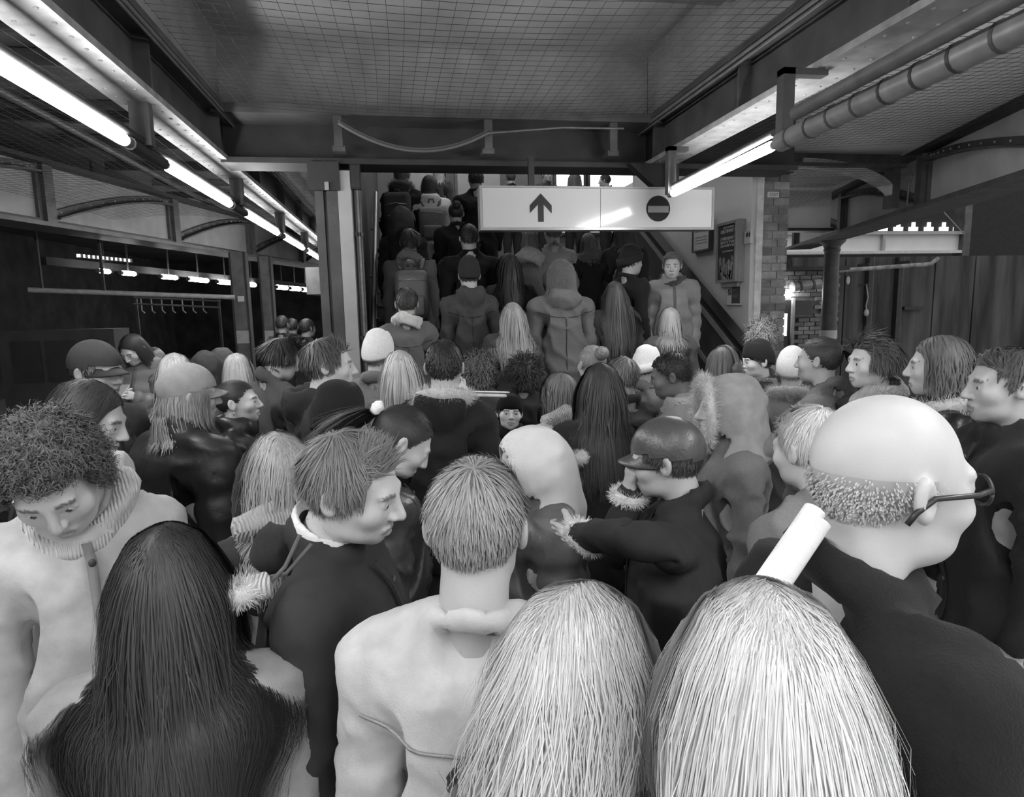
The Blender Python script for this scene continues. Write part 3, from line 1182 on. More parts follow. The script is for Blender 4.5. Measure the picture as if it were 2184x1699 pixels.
    if abs(((yaw + 180) % 360) - 180) > 45:
        # closed front with its fastening
        P = []
        for z in np.arange({'short': .78, 'long': .46, 'puffer': .74}[ck], 1.47, 0.045):
            m = (np.abs(cV[:, 0]) < 0.03) & (np.abs(cV[:, 2] - z) < 0.03) & (cV[:, 1] > 0)
            if m.any(): P.append((0, cV2[m, 1].max() + 0.003, z))
        v, q = strip(P, 0.022, 0.006, (0, 1, 0))
        part('zip' if ck == 'puffer' else 'placket', v, q, tone_mat('cotton', cg * 0.55 + .01))
        if ck != 'puffer' and res != 'f':
            for i in range(2, len(P) - 1, 3):
                v, q = ball(np.array(P[i]) + (0.0, 0.005, 0), (0.009, 0.004, 0.009), 10, 6)
                part('button', v, q, tone_mat('leather', .06))
    # legs and shoes
    lg = legs_meshes()
    tm = tone_mat('cotton', trousers)
    t = link('trousers', lg['trousers'], tm, root)
    t.scale = (wx, wx, s)
    if len(lg['trousers'].materials) and t.material_slots:
        t.material_slots[0].link = 'OBJECT'; t.material_slots[0].material = tm
    for sx in (-1, 1):
        h = link('shoe', lg[sx], tone_mat('leather', .02), root)
        h.scale = (wx, wx, s)
    # hair
    if hair:
        st, hg = hair
        n, ns, w = HAIRN[res]
        if st in ('short', 'buzz', 'fringe', 'mop'):
            n, ns, w = int(n * 1.4), max(4, ns // 2), w * 0.72
        if st in ('curly', 'afro'):
            ns = ns + 4; n = int(n * .8); w *= .8
        if hairn: n, ns, w = hairn
        v, q, tn = hair_mesh(st, n, ns, w, sd + 3, hairL, hairvol)
        if hat in ('beanie', 'cap', 'hood', 'furhat'):
            # hair under the hat is pressed flat
            e = (v - EC) / (ER * 1.06)
            r = np.linalg.norm(e, axis=1)
            hi = (v[:, 2] > EC[2] - 0.02 + 0.25 * (v[:, 1] - EC[1])) & (r > 1)
            v = np.where(hi[:, None], EC + (v - EC) / np.maximum(r, 1)[:, None], v)
        part('hair', v, q, tone_mat('hair', hg), False, tn)
    # headwear and other worn things
    for ex in extras:
        k = ex[0]
        if k in ('beanie', 'knit_hat'):
            v, q = beanie(True, k == 'beanie' and (len(ex) < 3 or ex[2]), ex[3] if len(ex) > 3 else 0.03)
            part('beanie', v, q, tone_mat('wool', ex[1]), True)
        elif k == 'bobble':
            v, q, t = fur_ring((0, -0.01 + ex[2][0], EC[2] + ex[2][1]), 0.012, 0.022, 260, 0.02, sd)
            part('bobble', v, q, tone_mat('fur', ex[1]), True, t)
        elif k == 'cap':
            (v, q), (bv, bq) = baseball_cap()
            part('cap_crown', v, q, tone_mat(ex[2] if len(ex) > 2 else 'cotton', ex[1]), True)
            part('cap_brim', bv, bq, tone_mat(ex[2] if len(ex) > 2 else 'cotton', ex[1]), True)
        elif k == 'hood':
            v, q = hood_up(0.009 if res in ('n', 'm', 'x') else 0.014)
            v = v + (vnoise(v * 22, sd)[:, None] - 0.5) * 0.014 * (v - HC) / 0.13
            part('hood', v, q, tone_mat(ex[2] if len(ex) > 2 else 'cotton', ex[1]))
        elif k == 'hood_trim':
            v, q, t = fur_ring(HC + np.array([0, 0.085, -0.01]), 0.102, 0.02, 1500, 0.04, sd, sy=1.25, plane='xz')
            part('fur_trim', v, q, tone_mat('fur', ex[1]), False, t)
        elif k == 'fur_collar':
            v, q, t = fur_ring((0, -0.035, 1.50), 0.105, 0.032, 2400 if res == 'n' else 1100, 0.05, sd, tilt=-0.3)
            part('fur_collar', v, q, tone_mat('fur', ex[1]), False, t)
        elif k == 'cuffs':
            for sx in ((1, -1) if len(ex) < 3 else ex[2]):
                w, f = wrist_pos(pose, sx, -0.015)
                v, q, t = fur_ring((0, 0, 0), 0.036, 0.02, 900, 0.028, sd + sx)
                R = rot_between(np.array([0, 0, 1.0]), f)
                part('fur_cuff', v @ R.T + w, q, tone_mat('fur', ex[1]), False, t)
        elif k == 'scarf':
            v, q = scarf(sd, ex[2] if len(ex) > 2 else 0.04)
            part('scarf', v, q, tone_mat('knit', ex[1]))
        elif k == 'hair_tie':
            v, q = ball(EC + np.array([0, -0.118, 0.032]), (0.026, 0.018, 0.026), 14, 8)
            v = v + (vnoise(v * 120, 2)[:, None] - .5) * 0.012
            part('hair_tie', v, q, tone_mat('cotton', ex[1]), True)
        elif k == 'earring':
            b = MB()
            for sx in (-1, 1):
                v, q = ball(HC + np.array([sx * 0.083, -0.008, -0.045]), (0.005, 0.005, 0.012), 10, 6)
                part('earring', v, q, mat('silver', 0.8, 0.2, 0.02, metal=0.6), True)
        elif k == 'shirt_collar':
            g = Grid(np.arange(-0.14, 0.15, 0.009), np.arange(-0.16, 0.15, 0.009), np.arange(1.40, 1.64, 0.009))
            g.torus((0, -0.022, 1.525), 0.066, 0.008, 0.006, hz=3.2, tilt=-0.35)
            v, q = g.mesh()
            part('shirt_collar', v, q, tone_mat('cotton', ex[1]))
        elif k == 'yoke':
            pass
    info = dict(root=root, loc=loc, a=a, s=s, wx=wx, M=M, hs=hs, pose=pose, head=head, lean=lean, fit=fit, D=D, label=label, top=top, coat=cV2, coatn=normals(cV2, cQ))
    PEOPLE.append(info)
    return info


def worn(info, name, label, cat, parts, group=None):
    """a thing carried or worn by a person: own top-level object placed in the person's frame.
    parts: (name, verts, quads, material, rigid-with-head, tone)"""
    r = bpy.data.objects.new(name, None)
    COL.objects.link(r)
    r.location = info['loc']; r.rotation_euler = (0, 0, info['a'])
    tag(r, label, cat, group)
    r.empty_display_size = 0.05
    # root at the thing itself
    allv = np.concatenate([info['D'](p[1], p[4]) for p in parts])
    c = allv.mean(0); c[2] = allv[:, 2].min()
    ca, sa = math.cos(info['a']), math.sin(info['a'])
    r.location = info['loc'] + np.array([ca * c[0] - sa * c[1], sa * c[0] + ca * c[1], c[2]])
    for nm, v, q, m, rg, t in parts:
        link(nm, arr_mesh(nm, info['D'](v, rg) - c, q, True, t), m, r)
    return r


def rbox(c, h, rr=0.03, res=0.012, R=None):
    """rounded box as an implicit surface"""
    h = np.array(h, float)
    ax = [np.arange(-h[i] - 0.03, h[i] + 0.03 + res, res) for i in range(3)]
    g = Grid(*ax)
    X, Y, Z = np.meshgrid(*ax, indexing='ij')
    q = [np.abs(v) - (h[i] - rr) for i, v in enumerate((X, Y, Z))]
    g.F = np.sqrt(sum(np.maximum(v, 0) ** 2 for v in q)) + np.minimum(np.maximum(np.maximum(q[0], q[1]), q[2]), 0) - rr
    V, Q = g.mesh()
    if R is not None: V = V @ np.array(R).T
    return V + np.array(c), Q


def strip(pts, w, t, nrm=(0, 1, 0)):
    """flat strap through points"""
    P = np.array(pts, float)
    T = np.gradient(P, axis=0); T /= np.linalg.norm(T, axis=1, keepdims=True)
    n = np.tile(np.array(nrm, float), (len(P), 1)) if np.ndim(nrm) == 1 else np.array(nrm, float)
    S = np.cross(T, n); S /= np.linalg.norm(S, axis=1, keepdims=True)
    n = np.cross(S, T)
    V = np.stack([P - S * w / 2 - n * t / 2, P + S * w / 2 - n * t / 2, P + S * w / 2 + n * t / 2, P - S * w / 2 + n * t / 2], 1).reshape(-1, 3)
    Q = []
    for i in range(len(P) - 1):
        for k in range(4):
            Q.append((i * 4 + k, i * 4 + (k + 1) % 4, i * 4 + 4 + (k + 1) % 4, i * 4 + 4 + k))
    Q.append((3, 2, 1, 0)); b = (len(P) - 1) * 4; Q.append((b, b + 1, b + 2, b + 3))
    return V, np.array(Q)


def backpack(info, label, g, fabric='shell', h=0.23, group=None):
    m = tone_mat(fabric, g)
    y = -0.255
    b = rbox((0, y, 1.19), (0.15, 0.075, h), 0.06)
    v = b[0]; v[:, 2] += 0
    pk = rbox((0, y - 0.085, 1.10), (0.11, 0.03, h * 0.42), 0.028)
    parts = [('bag_body', v, b[1], m, False, None), ('front_pocket', pk[0], pk[1], m, False, None)]
    for sx in (-1, 1):
        V, Q = strip([(sx * 0.09, -0.17, 1.40), (sx * 0.1, -0.11, 1.48), (sx * 0.105, -0.01, 1.495), (sx * 0.11, 0.10, 1.44), (sx * 0.12, 0.155, 1.32), (sx * 0.17, 0.12, 1.12), (sx * 0.17, -0.05, 1.02), (sx * 0.13, -0.2, 1.0)],
                     0.05, 0.012, [(0, .5, .8), (0, 0, 1), (0, 0.2, 1), (0, .8, .5), (sx * .3, 1, 0), (sx, .5, 0), (sx, 0, 0), (sx, -.5, 0)])
        parts.append(('strap', V, Q, m, False, None))
    V, Q = strip([(-0.03, y + .03, 1.42), (-0.025, y, 1.455), (0.025, y, 1.455), (0.03, y + .03, 1.42)], 0.02, 0.008, (0, 1, 0))
    parts.append(('handle', V, Q, m, False, None))
    zv, zq = strip([(-0.12, y - 0.078, 1.30), (0, y - 0.082, 1.315), (0.12, y - 0.078, 1.30)], 0.008, 0.004, (0, -1, 0))
    parts.append(('zip', zv, zq, mat('zip_metal', 0.5, 0.3, 0.05, metal=0.7), False, None))
    return worn(info, 'backpack', label, 'backpack', parts, group)


def phone(info, label, sx=1):
    w, f = wrist_pos(info['pose'], sx, 0.10)
    if isinstance(info['pose'], str) and info['pose'] == 'phone':
        w2, _ = wrist_pos(info['pose'], -sx, 0.10)
        w = (w + w2) / 2 + np.array([0, 0.015, 0.03])
    R = np.array([[1, 0, 0], [0, .5, -.866], [0, .866, .5]])
    v, q = rbox((0, 0, 0), (0.037, 0.0045, 0.075), 0.004, 0.004)
    v = v @ R.T + w
    sv, sq = strip(np.array([(0, -0.006, -0.068), (0, -0.006, 0.068)]) @ R.T + w, 0.066, 0.002, R @ np.array([0, -1, 0]))
    return worn(info, 'phone', label, 'phone', [('phone_body', v, q, mat('phone_back', 0.35, 0.25, 0.02), False, None), ('screen', sv, sq, emit('screen_glow', 0.8), False, None)])


def snap(info, pts, lift=0.003, n=28):
    """lay a line of points on the wearer's coat"""
    pts = np.array(pts, float)
    u = np.linspace(0, len(pts) - 1, n)
    P = np.stack([np.interp(u, np.arange(len(pts)), pts[:, k]) for k in range(3)], 1)
    Q, Nn = P.copy(), P.copy()
    for i, p in enumerate(P):
        d = np.linalg.norm(info['coat'] - p, axis=1)
        k = np.argsort(d)[:6]
        w = 1 / (d[k] + .004)
        nn = (info['coatn'][k] * w[:, None]).sum(0); nn /= np.linalg.norm(nn)
        c = (info['coat'][k] * w[:, None]).sum(0) / w.sum()
        Q[i] = p + nn * (((c - p) @ nn) + lift); Nn[i] = nn
    for _ in range(2):
        Q[1:-1] = (Q[:-2] + 2 * Q[1:-1] + Q[2:]) / 4
    return Q, Nn


def seams(info, tone, lines, w=0.0045):
    for L in lines:
        Q, Nn = snap(info, L)
        v, q = strip(Q, w, 0.004, Nn)
        link('seam', arr_mesh('seam', info['D'](v), q, True), tone_mat('cotton', tone), info['root'])


BACK = [[(-.2, -.1, 1.36), (-.1, -.14, 1.325), (0, -.15, 1.315), (.1, -.14, 1.325), (.2, -.1, 1.36)], [(0, -.15, 1.31), (0, -.16, 1.1), (0, -.15, .8)]]


def headphones(info, label, g=.05):
    m = mat('headphone_shell', g, 0.35, 0.05)
    V = []
    th = np.linspace(-0.1, math.pi + 0.1, 24)
    pts = np.stack([0.102 * np.cos(th), 0 * th - 0.01, 0.128 * np.sin(th)], 1) + HC + np.array([0, 0, 0.0])
    nr = np.stack([np.cos(th), 0 * th, np.sin(th)], 1)
    v, q = strip(pts, 0.03, 0.010, nr)
    parts = [('headband', v, q, m, True, None)]
    for sx in (-1, 1):
        v, q = ball(HC + np.array([sx * 0.1, -0.01, -0.004]), (0.022, 0.038, 0.044), 20, 12)
        parts.append(('ear_cup', v, q, m, True, None))
    return worn(info, 'headphones', label, 'headphones', parts)


def glasses(info, label):
    m = mat('glasses_frame', 0.03, 0.3, 0.05)
    parts = []
    for sx in (-1, 1):
        th = np.linspace(0, 2 * np.pi, 25)
        pts = np.stack([sx * 0.032 + 0.023 * np.cos(th), 0.108 - 0.006 * np.abs(np.cos(th)), 0.019 * np.sin(th)], 1) + HC
        v, q = strip(pts, 0.004, 0.004, (0, 1, 0)); parts.append(('rim', v, q, m, True, None))
        pts = np.array([(sx * 0.056, 0.1, 0.006), (sx * 0.077, 0.06, 0.006), (sx * 0.086, -0.005, 0.006), (sx * 0.088, -0.03, -0.01), (sx * 0.086, -0.04, -0.025)]) + HC
        v, q = strip(pts, 0.006, 0.004, (1, 0, 0)); parts.append(('temple', v, q, m, True, None))
        v, q = ball(HC + np.array([sx * 0.032, 0.108, 0]), (0.0225, 0.001, 0.0185), 20, 8)
        parts.append(('lens', v, q, glass_mat(), True, None))
    v, q = strip(np.array([(-0.010, 0.110, 0.004), (0, 0.114, 0.007), (0.010, 0.110, 0.004)]) + HC, 0.004, 0.004, (0, 1, 0))
    parts.append(('bridge', v, q, m, True, None))
    return worn(info, 'glasses', label, 'glasses', parts)


def glass_mat():
    if 'lens_glass' in MATS: return MATS['lens_glass']
    m = bpy.data.materials.new('lens_glass'); m.use_nodes = True
    b = m.node_tree.nodes['Principled BSDF']
    b.inputs['Transmission Weight'].default_value = 1; b.inputs['Roughness'].default_value = 0.02; b.inputs['IOR'].default_value = 1.05
    MATS['lens_glass'] = m
    return m
# ------------------------------------------------------------------ materials of the station
M_IRON = mat('painted_iron', 0.075, 0.5, 0.35, 5, 0.15, 40)
M_IRON_D = mat('dark_iron', 0.022, 0.55, 0.4, 5, 0.15, 40)
M_IRON_L = mat('pale_painted_iron', 0.27, 0.5, 0.2, 4, 0.12, 40)
M_SOOT = mat('sooty_plaster', 0.34, 0.85, 0.25, 1.3, 0.25, 18)
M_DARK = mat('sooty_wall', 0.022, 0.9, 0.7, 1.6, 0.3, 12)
M_WHITE = mat('white_paint', 0.5, 0.55, 0.06, 2.0, 0.08, 30)
M_SIGN = mat('sign_face', 0.55, 0.12, 0.01, 2.0, spec=0.3)
M_BLACK = mat('sign_black', 0.012, 0.35, 0.1, 5)
M_FLOOR = mat('platform_paving', 0.22, 0.75, 0.3, 6, 0.2, 30)
M_STEP = mat('stair_tread', 0.16, 0.7, 0.3, 8, 0.2, 40)
M_BRICK = mat('soft_brick', 0.17, 0.9, 0.45, 5, 0.5, 30)
M_MORT = mat('mortar', 0.20, 0.95, 0.2, 20, 0.3, 60)
M_CONC = mat('stained_concrete', 0.055, 0.9, 0.75, 1.1, 0.25, 20, stretch=(2.5, 2.5, 0.35))
M_NET = mat('net_cord', 0.03, 0.9, 0.1, 20)
M_TUBE = emit('tube_light', TUBE_L)
M_CAP = mat('lamp_cap', 0.10, 0.4, 0.1, 20)
M_GALV = mat('galvanised_pipe', 0.30, 0.4, 0.2, 12, metal=0.3)
M_LINE = mat('conduit_grey', 0.13, 0.45, 0.2, 12)
Z3 = np.array([0, 0, 1.0])

# ------------------------------------------------------------------ floor, stairs, walls, ceiling
def structure(name, mb, m, loc=(0, 0, 0), parent=None):
    o = mb.build(name, m, parent, loc if parent is None else None)
    if parent is None: tag(o, kind='structure')
    return o

fl = structure('floor', MB().box((-3.7, -7, -0.6), (4.9, 34, 0.0)), M_FLOOR)
for sx, x in ((-1, -3.7), (1, 4.9)):
    k = MB()
    for i in range(40):
        k.box((x - sx * 0.0, -7 + i, -0.02), (x - sx * 0.6, -7 + i + 0.985, 0.012))
    o = k.build('platform_edge', mat('coping_stone', 0.4, 0.8, 0.2, 8, 0.2, 40), fl); o['kind'] = 'stuff'
structure('ground', MB().box((-14, -8, -1.4), (4.9, 40, -1.15)), M_DARK)
structure('ground', MB().box((4.9, -8, -1.4), (24, 40, -1.15)), mat('bounce_ballast', .34, .9, .4, 18, .5, 40))  # paler trackbed, split off to bounce daylight up onto the ceiling

st = empty('stairs', (1.4, Y0S if False else 4.58, 0.0), kind='structure')
RIS, GO, YS = 0.166, 0.300, 4.58
SX0, SX1 = -0.27, 3.13
for i in range(15):
    y = YS + GO * i
    b = MB().box((SX0, y, RIS * i), (SX1, y + GO, RIS * (i + 1)))
    o = b.build('step', M_STEP, st)
    n = MB().box((SX0 + .02, y - 0.006, RIS * (i + 1) - 0.03), (SX1 - .02, y + 0.05, RIS * (i + 1) + 0.004))
    n.build('nosing', mat('nosing', 0.35, 0.6, 0.2, 30), o)
b = MB().box((SX0, YS + 0.3, 0.0), (SX1, YS + GO * 15, 0.03))
ZL = RIS * 15
b = MB().box((-1.2, YS + GO * 15, ZL - 0.35), (5.2, 13.2, ZL))
structure('floor_landing', b, M_FLOOR)

# stair enclosure
structure('wall_left', MB().box((-0.42, 5.50, 0.0), (-0.30, 13.0, 3.04)).box((-0.42, 5.64, 3.04), (-0.30, 13.0, 5.4)), mat('stair_side_dark', 0.05, 0.7, 0.5, 3, 0.1, 20))
wr = structure('wall_right', MB().box((3.36, 6.0, 0.0), (3.47, 9.3, 5.4)), M_WHITE)
structure('wall_back', MB().box((-0.42, 12.6, ZL - 0.3), (5.2, 12.75, 5.4)), mat('hall_wall', 0.12, 0.7, 0.1, 3))
structure('wall_landing', MB().box((5.1, 9.1, ZL - 0.3), (5.2, 13.0, 5.4)), M_WHITE)
structure('ceiling_hall', MB().box((-0.42, 5.9, 5.4), (5.2, 13.2, 5.5)), mat('hall_ceiling', 0.25, 0.8, 0.1, 3))

# platform ceiling in sections around the stair well
ce = None
M_LIT_TONE = mat('lit_tone_pale', 0.75, 0.85, 0.15, 1.3, 0.2, 18)  # raised base tone: brightness of the lit ceiling bays put into the colour
M_DARKSOF = mat('dark_soffit', 0.10, 0.85, 0.5, 2.0, 0.3, 18)  # darker base tone for the track side slab
for a, b, m_ in (((-1.45, -6.5, 3.95), (2.15, 5.5, 4.1), M_SOOT), ((-3.9, -6.5, 3.95), (-1.45, 30, 4.1), M_DARKSOF), ((-1.45, 5.5, 3.75), (-0.42, 30, 4.1), M_LIT_TONE), ((2.15, -6.5, 3.55), (8.2, 5.5, 3.7), M_LIT_TONE), ((3.47, 5.5, 3.55), (8.2, 10.6, 3.7), M_LIT_TONE)):
    c_ = structure('ceiling', MB().box(a, b), m_)
    ce = ce or c_
lf = empty('timber_soffit', (-2.6, 4, 3.7), 'dark timber boards and pipes under the track side ceiling', 'soffit')
for i in range(9):
    MB().box((-3.6, .6 + i * 1.3, 3.80 + .02 * (i % 3)), (-1.5, .6 + i * 1.3 + .62, 3.94)).build('board', mat('dark_board_%d' % (i % 3), (.05, .08, .12)[i % 3], .8, .4, 6, .3, 30, stretch=(.4, 3, 3)), lf)  # boards in three dark tones
for x, r in ((-1.75, .03), (-2.05, .045), (-2.6, .025), (-3.0, .035)):
    MB().tube([(x, -4, 3.72 - r), (x, 14, 3.72 - r)], r, 8).build('pipe', M_IRON if r > .03 else M_LINE, lf)
for y in np.arange(.3, 13, 2.2):
    MB().box((-3.5, y, 3.70), (-1.5, y + .07, 3.80)).build('cross_bearer', M_IRON_D, lf)
# downstand joists under the middle bays
for y in np.arange(-5.6, 5.0, 1.35):
    MB().box((-1.2, y, 3.72), (2.0, y + 0.16, 3.95)).build('joist', M_IRON, ce)

# ------------------------------------------------------------------ longitudinal girders over the platform
def long_girder(x, inner, y0, y1, label):
    g = empty('roof_girder', (x, y0, 3.05), label, 'girder', 'iron girders running along the platform')
    w = 0.115
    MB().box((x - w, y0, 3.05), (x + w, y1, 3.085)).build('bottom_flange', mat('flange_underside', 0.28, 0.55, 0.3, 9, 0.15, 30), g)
    MB().box((x - 0.025, y0, 3.085), (x + 0.025, y1, 3.36)).build('web', M_IRON, g)
    MB().box((x - 0.16, y0, 3.36), (x + 0.16, y1, 3.40)).build('middle_flange', M_IRON, g)
    MB().box((x - 0.02 + inner * 0.05, y0, 3.40), (x + 0.02 + inner * 0.05, y1, 3.95)).build('upper_web', M_IRON_L, g)
    MB().tube([(x + inner * 0.15, y0, 3.345), (x + inner * 0.15, y1, 3.345)], 0.014, 6).tube([(x + inner * 0.15, y0, 3.315), (x + inner * 0.15, y1, 3.315)], 0.009, 6).build('cable_run', M_LINE, g)
    for y in np.arange(y0 + 0.4, y1, 1.35):
        MB().box((x - w * .9, y, 3.085), (x + w * .9, y + 0.02, 3.36)).build('stiffener', M_IRON, g)
    rv = MB()
    for y in np.arange(max(y0, 1.5), min(y1, 12), 0.13):
        for s in (-1, 1):
            v, q = ball((x + s * 0.07, y, 3.05), (0.011, 0.011, 0.006), 6, 4)
            rv.add(v, q.tolist(), True)
    o = rv.build('rivets', M_IRON_L, g); o['kind'] = 'stuff'
    return g

long_girder(-1.32, 1, -6, 16, 'long riveted girder with a lit underside above the lamps leading past the brick-dark column')
long_girder(2.155, -1, -6, 5.42, 'long riveted girder with a lit underside above the lamp beside the arrow sign')

# cross girder over the stair foot
cg = empty('cross_girder', (0.4, 5.2, 3.05), 'deep dark cross girder spanning above the stair entrance with a cable looped along it', 'girder')
XA, XB = -1.25, 2.08
MB().box((XA, 5.42, 3.40), (XB, 5.46, 3.95)).build('upper_web', M_IRON_L, cg)
MB().box((XA, 5.12, 3.335), (XB, 5.50, 3.40)).box((XA, 5.30, 3.40), (XB, 5.42, 3.45)).build('flange', M_IRON, cg)
MB().box((XA, 5.44, 3.05), (XB, 5.48, 3.335)).build('lower_web', M_IRON_D, cg)
MB().box((XA, 5.30, 3.03), (XB + 1.3, 5.62, 3.07)).build('bottom_flange', M_IRON_D, cg)
for px in (722, 1040, 1305):
    p = PY(px, 285, 5.2)
    MB().box((p[0] - 0.03, 5.15, 3.12), (p[0] + 0.03, 5.19, 3.34)).box((p[0] - 0.045, 5.16, 3.09), (p[0] + 0.045, 5.30, 3.13)).build('hanger_bracket', M_IRON, cg)
a, bq = PY(722, 262, 5.1), PY(1040, 284, 5.1)
lo = PY(885, 322, 5.1)
pts = []
for t in np.linspace(0, 1, 17):
    p = a * (1 - t) + bq * t
    p[2] -= (1 - (2 * t - 1) ** 2) * ((a[2] + bq[2]) / 2 - lo[2])
    pts.append(p)
MB().tube(pts, 0.012, 6).tube([p + np.array([0, 0.02, 0.022]) for p in pts], 0.008, 6).build('looped_cable', mat('cable_sheath', 0.12, 0.5, .1), cg)
MB().tube([PY(1040, 284, 5.1), PY(1200, 272, 5.1), PY(1330, 274, 5.1)], 0.008, 6).build('cable', M_LINE, cg)
# knee bracket by the girder's end
kb = empty('knee_bracket', (2.05, 5.0, 2.85), 'dark angle bracket under the girder end beside the sign hanger', 'bracket')
MB().prism([(1.86, 5.22, 3.05), (2.28, 5.22, 3.05), (2.28, 5.22, 2.83), (2.12, 5.22, 2.83)], (0, .1, 0)).build('gusset', M_IRON_D, kb)
MB().box((2.1, 5.21, 2.80), (2.33, 5.36, 2.84)).build('seat_plate', M_IRON_D, kb)

# header wall above the girder, closing the stair well from the platform ceiling
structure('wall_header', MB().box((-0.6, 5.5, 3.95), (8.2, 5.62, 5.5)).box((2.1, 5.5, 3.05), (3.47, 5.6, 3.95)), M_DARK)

# ------------------------------------------------------------------ column beside the stair, pale edge strip, pipes
cl = empty('box_column', (-0.515, 5.38, 0), 'dark double column with a deep groove standing between the stairs and the platform', 'column')
p0, p1 = PY(682, 600, 5.3)[0], PY(731, 600, 5.3)[0]
mid = p0 + (p1 - p0) * 0.44
MB().box((p0, 5.3, 0), (mid - 0.012, 5.5, 3.05)).build('shaft', mat('column_paint', 0.075, 0.6, 0.4, 4, 0.2, 30), cl)
MB().box((mid + 0.012, 5.3, 0), (p1 - 0.003, 5.5, 3.05)).build('shaft', MATS['column_paint'], cl)
MB().box((mid - 0.02, 5.34, 0), (mid + 0.02, 5.48, 3.05)).build('groove', M_BLACK, cl)
MB().box((p0 - 0.04, 5.27, 2.83), (p1 + 0.02, 5.52, 3.04)).build('head_block', M_IRON_D, cl)
q = PY(697, 397, 5.27)
MB().box((q[0] - 0.015, 5.255, q[2] - 0.03), (q[0] + 0.015, 5.275, q[2] + 0.03)).build('number_tab', mat('tab', 0.3, .5, .1), cl)
structure('trim_1', MB().box((p1, 5.29, 0), (PY(759, 600, 5.3)[0], 5.44, 2.98)), mat('edge_strip', 0.40, 0.5, 0.1, 5))
for i, (px, r, g) in enumerate(((764, 0.010, .08), (769, 0.012, .25), (774, 0.009, .10))):
    p = PY(px, 550, 5.36)
    o = empty('riser_pipe', (p[0], 5.36, 0), ['thin dark pipe hugging the pale strip', 'pale thin pipe between two dark ones by the stair edge', 'thin dark pipe nearest the stairs'][i], 'pipe')
    MB().tube([(p[0], 5.36, 0), (p[0], 5.36, 3.0)], r, 8).build('pipe', mat('riser_%d' % i, g, 0.4, .2, 20), o)
    for z in (0.8, 1.7, 2.5):
        MB().box((p[0] - 0.012, 5.345, z), (p[0] + 0.012, 5.44, z + 0.03)).build('clip', M_IRON, o)
p = PY(756, 380, 5.36)
jb = empty('junction_box', (p[0], 5.33, p[2] - .1), 'small dark junction box above the pipes at the stair edge', 'box')
MB().box((p[0] - 0.03, 5.29, p[2] - 0.09), (p[0] + 0.05, 5.36, p[2] + 0.09)).build('case', M_BLACK, jb)
MB().box((p[0] - 0.022, 5.283, p[2] - 0.08), (p[0] + 0.042, 5.29, p[2] + 0.08)).build('cover', M_IRON_D, jb)

# left handrail of the stairs
def handrail(x, label, wallside):
    r = empty('handrail', (x, YS, 0), label, 'handrail')
    s = RIS / GO
    f = lambda y: (y - YS) * s + 0.95
    y0, y1 = YS - 0.1, YS + GO * 15
    MB().tube([(x, y0 - 0.12, f(y0) - 0.10), (x, y0, f(y0)), (x, y1, f(y1))], 0.024, 10).build('rail', mat('rail_metal', 0.16, 0.3, .1, 10, metal=.4), r)
    for y in np.arange(y0 + 0.4, y1, 1.1):
        MB().tube([(x, y, f(y)), (x, y, f(y) - 0.07), (x + wallside * 0.055, y, f(y) - 0.07)], 0.010, 6).build('rail_bracket', M_IRON, r)
    return r
handrail(-0.245, 'dark round handrail along the wall on the column side of the stairs', -1)

# solid balustrade by the white wall
s = RIS / GO
f = lambda y: (y - YS) * s
bal = empty('balustrade', (3.15, YS, 0), 'dark solid balustrade with a broad handrail climbing beside the white wall', 'balustrade')
ya, yb = YS - 0.05, YS + GO * 15
x0, x1 = 3.13, 3.20
MB().prism([(x0, ya, 0.0), (x0, ya, f(ya) + 0.88), (x0, yb, f(yb) + 0.88), (x0, yb, f(yb) - 0.2), (x0, ya + .5, 0.0)], (x1 - x0, 0, 0)).build('panel', mat('balustrade_panel', 0.05, 0.35, .3, 4), bal)
MB().obox((3.165, ya - .03, f(ya) + 0.90), (3.165, yb, f(yb) + 0.90), 0.13, 0.05).build('handrail_cap', mat('rail_black', 0.012, 0.3, .1), bal)
MB().obox((3.115, ya, f(ya) + 0.80), (3.115, yb, f(yb) + 0.80), 0.02, 0.05).build('edge_moulding', mat('moulding_grey', 0.2, 0.35, .1), bal)
MB().obox((3.12, ya, f(ya) + 0.32), (3.12, yb, f(yb) + 0.32), 0.015, 0.05).build('skirt_strip', mat('moulding_grey', 0.2, 0.35, .1), bal)

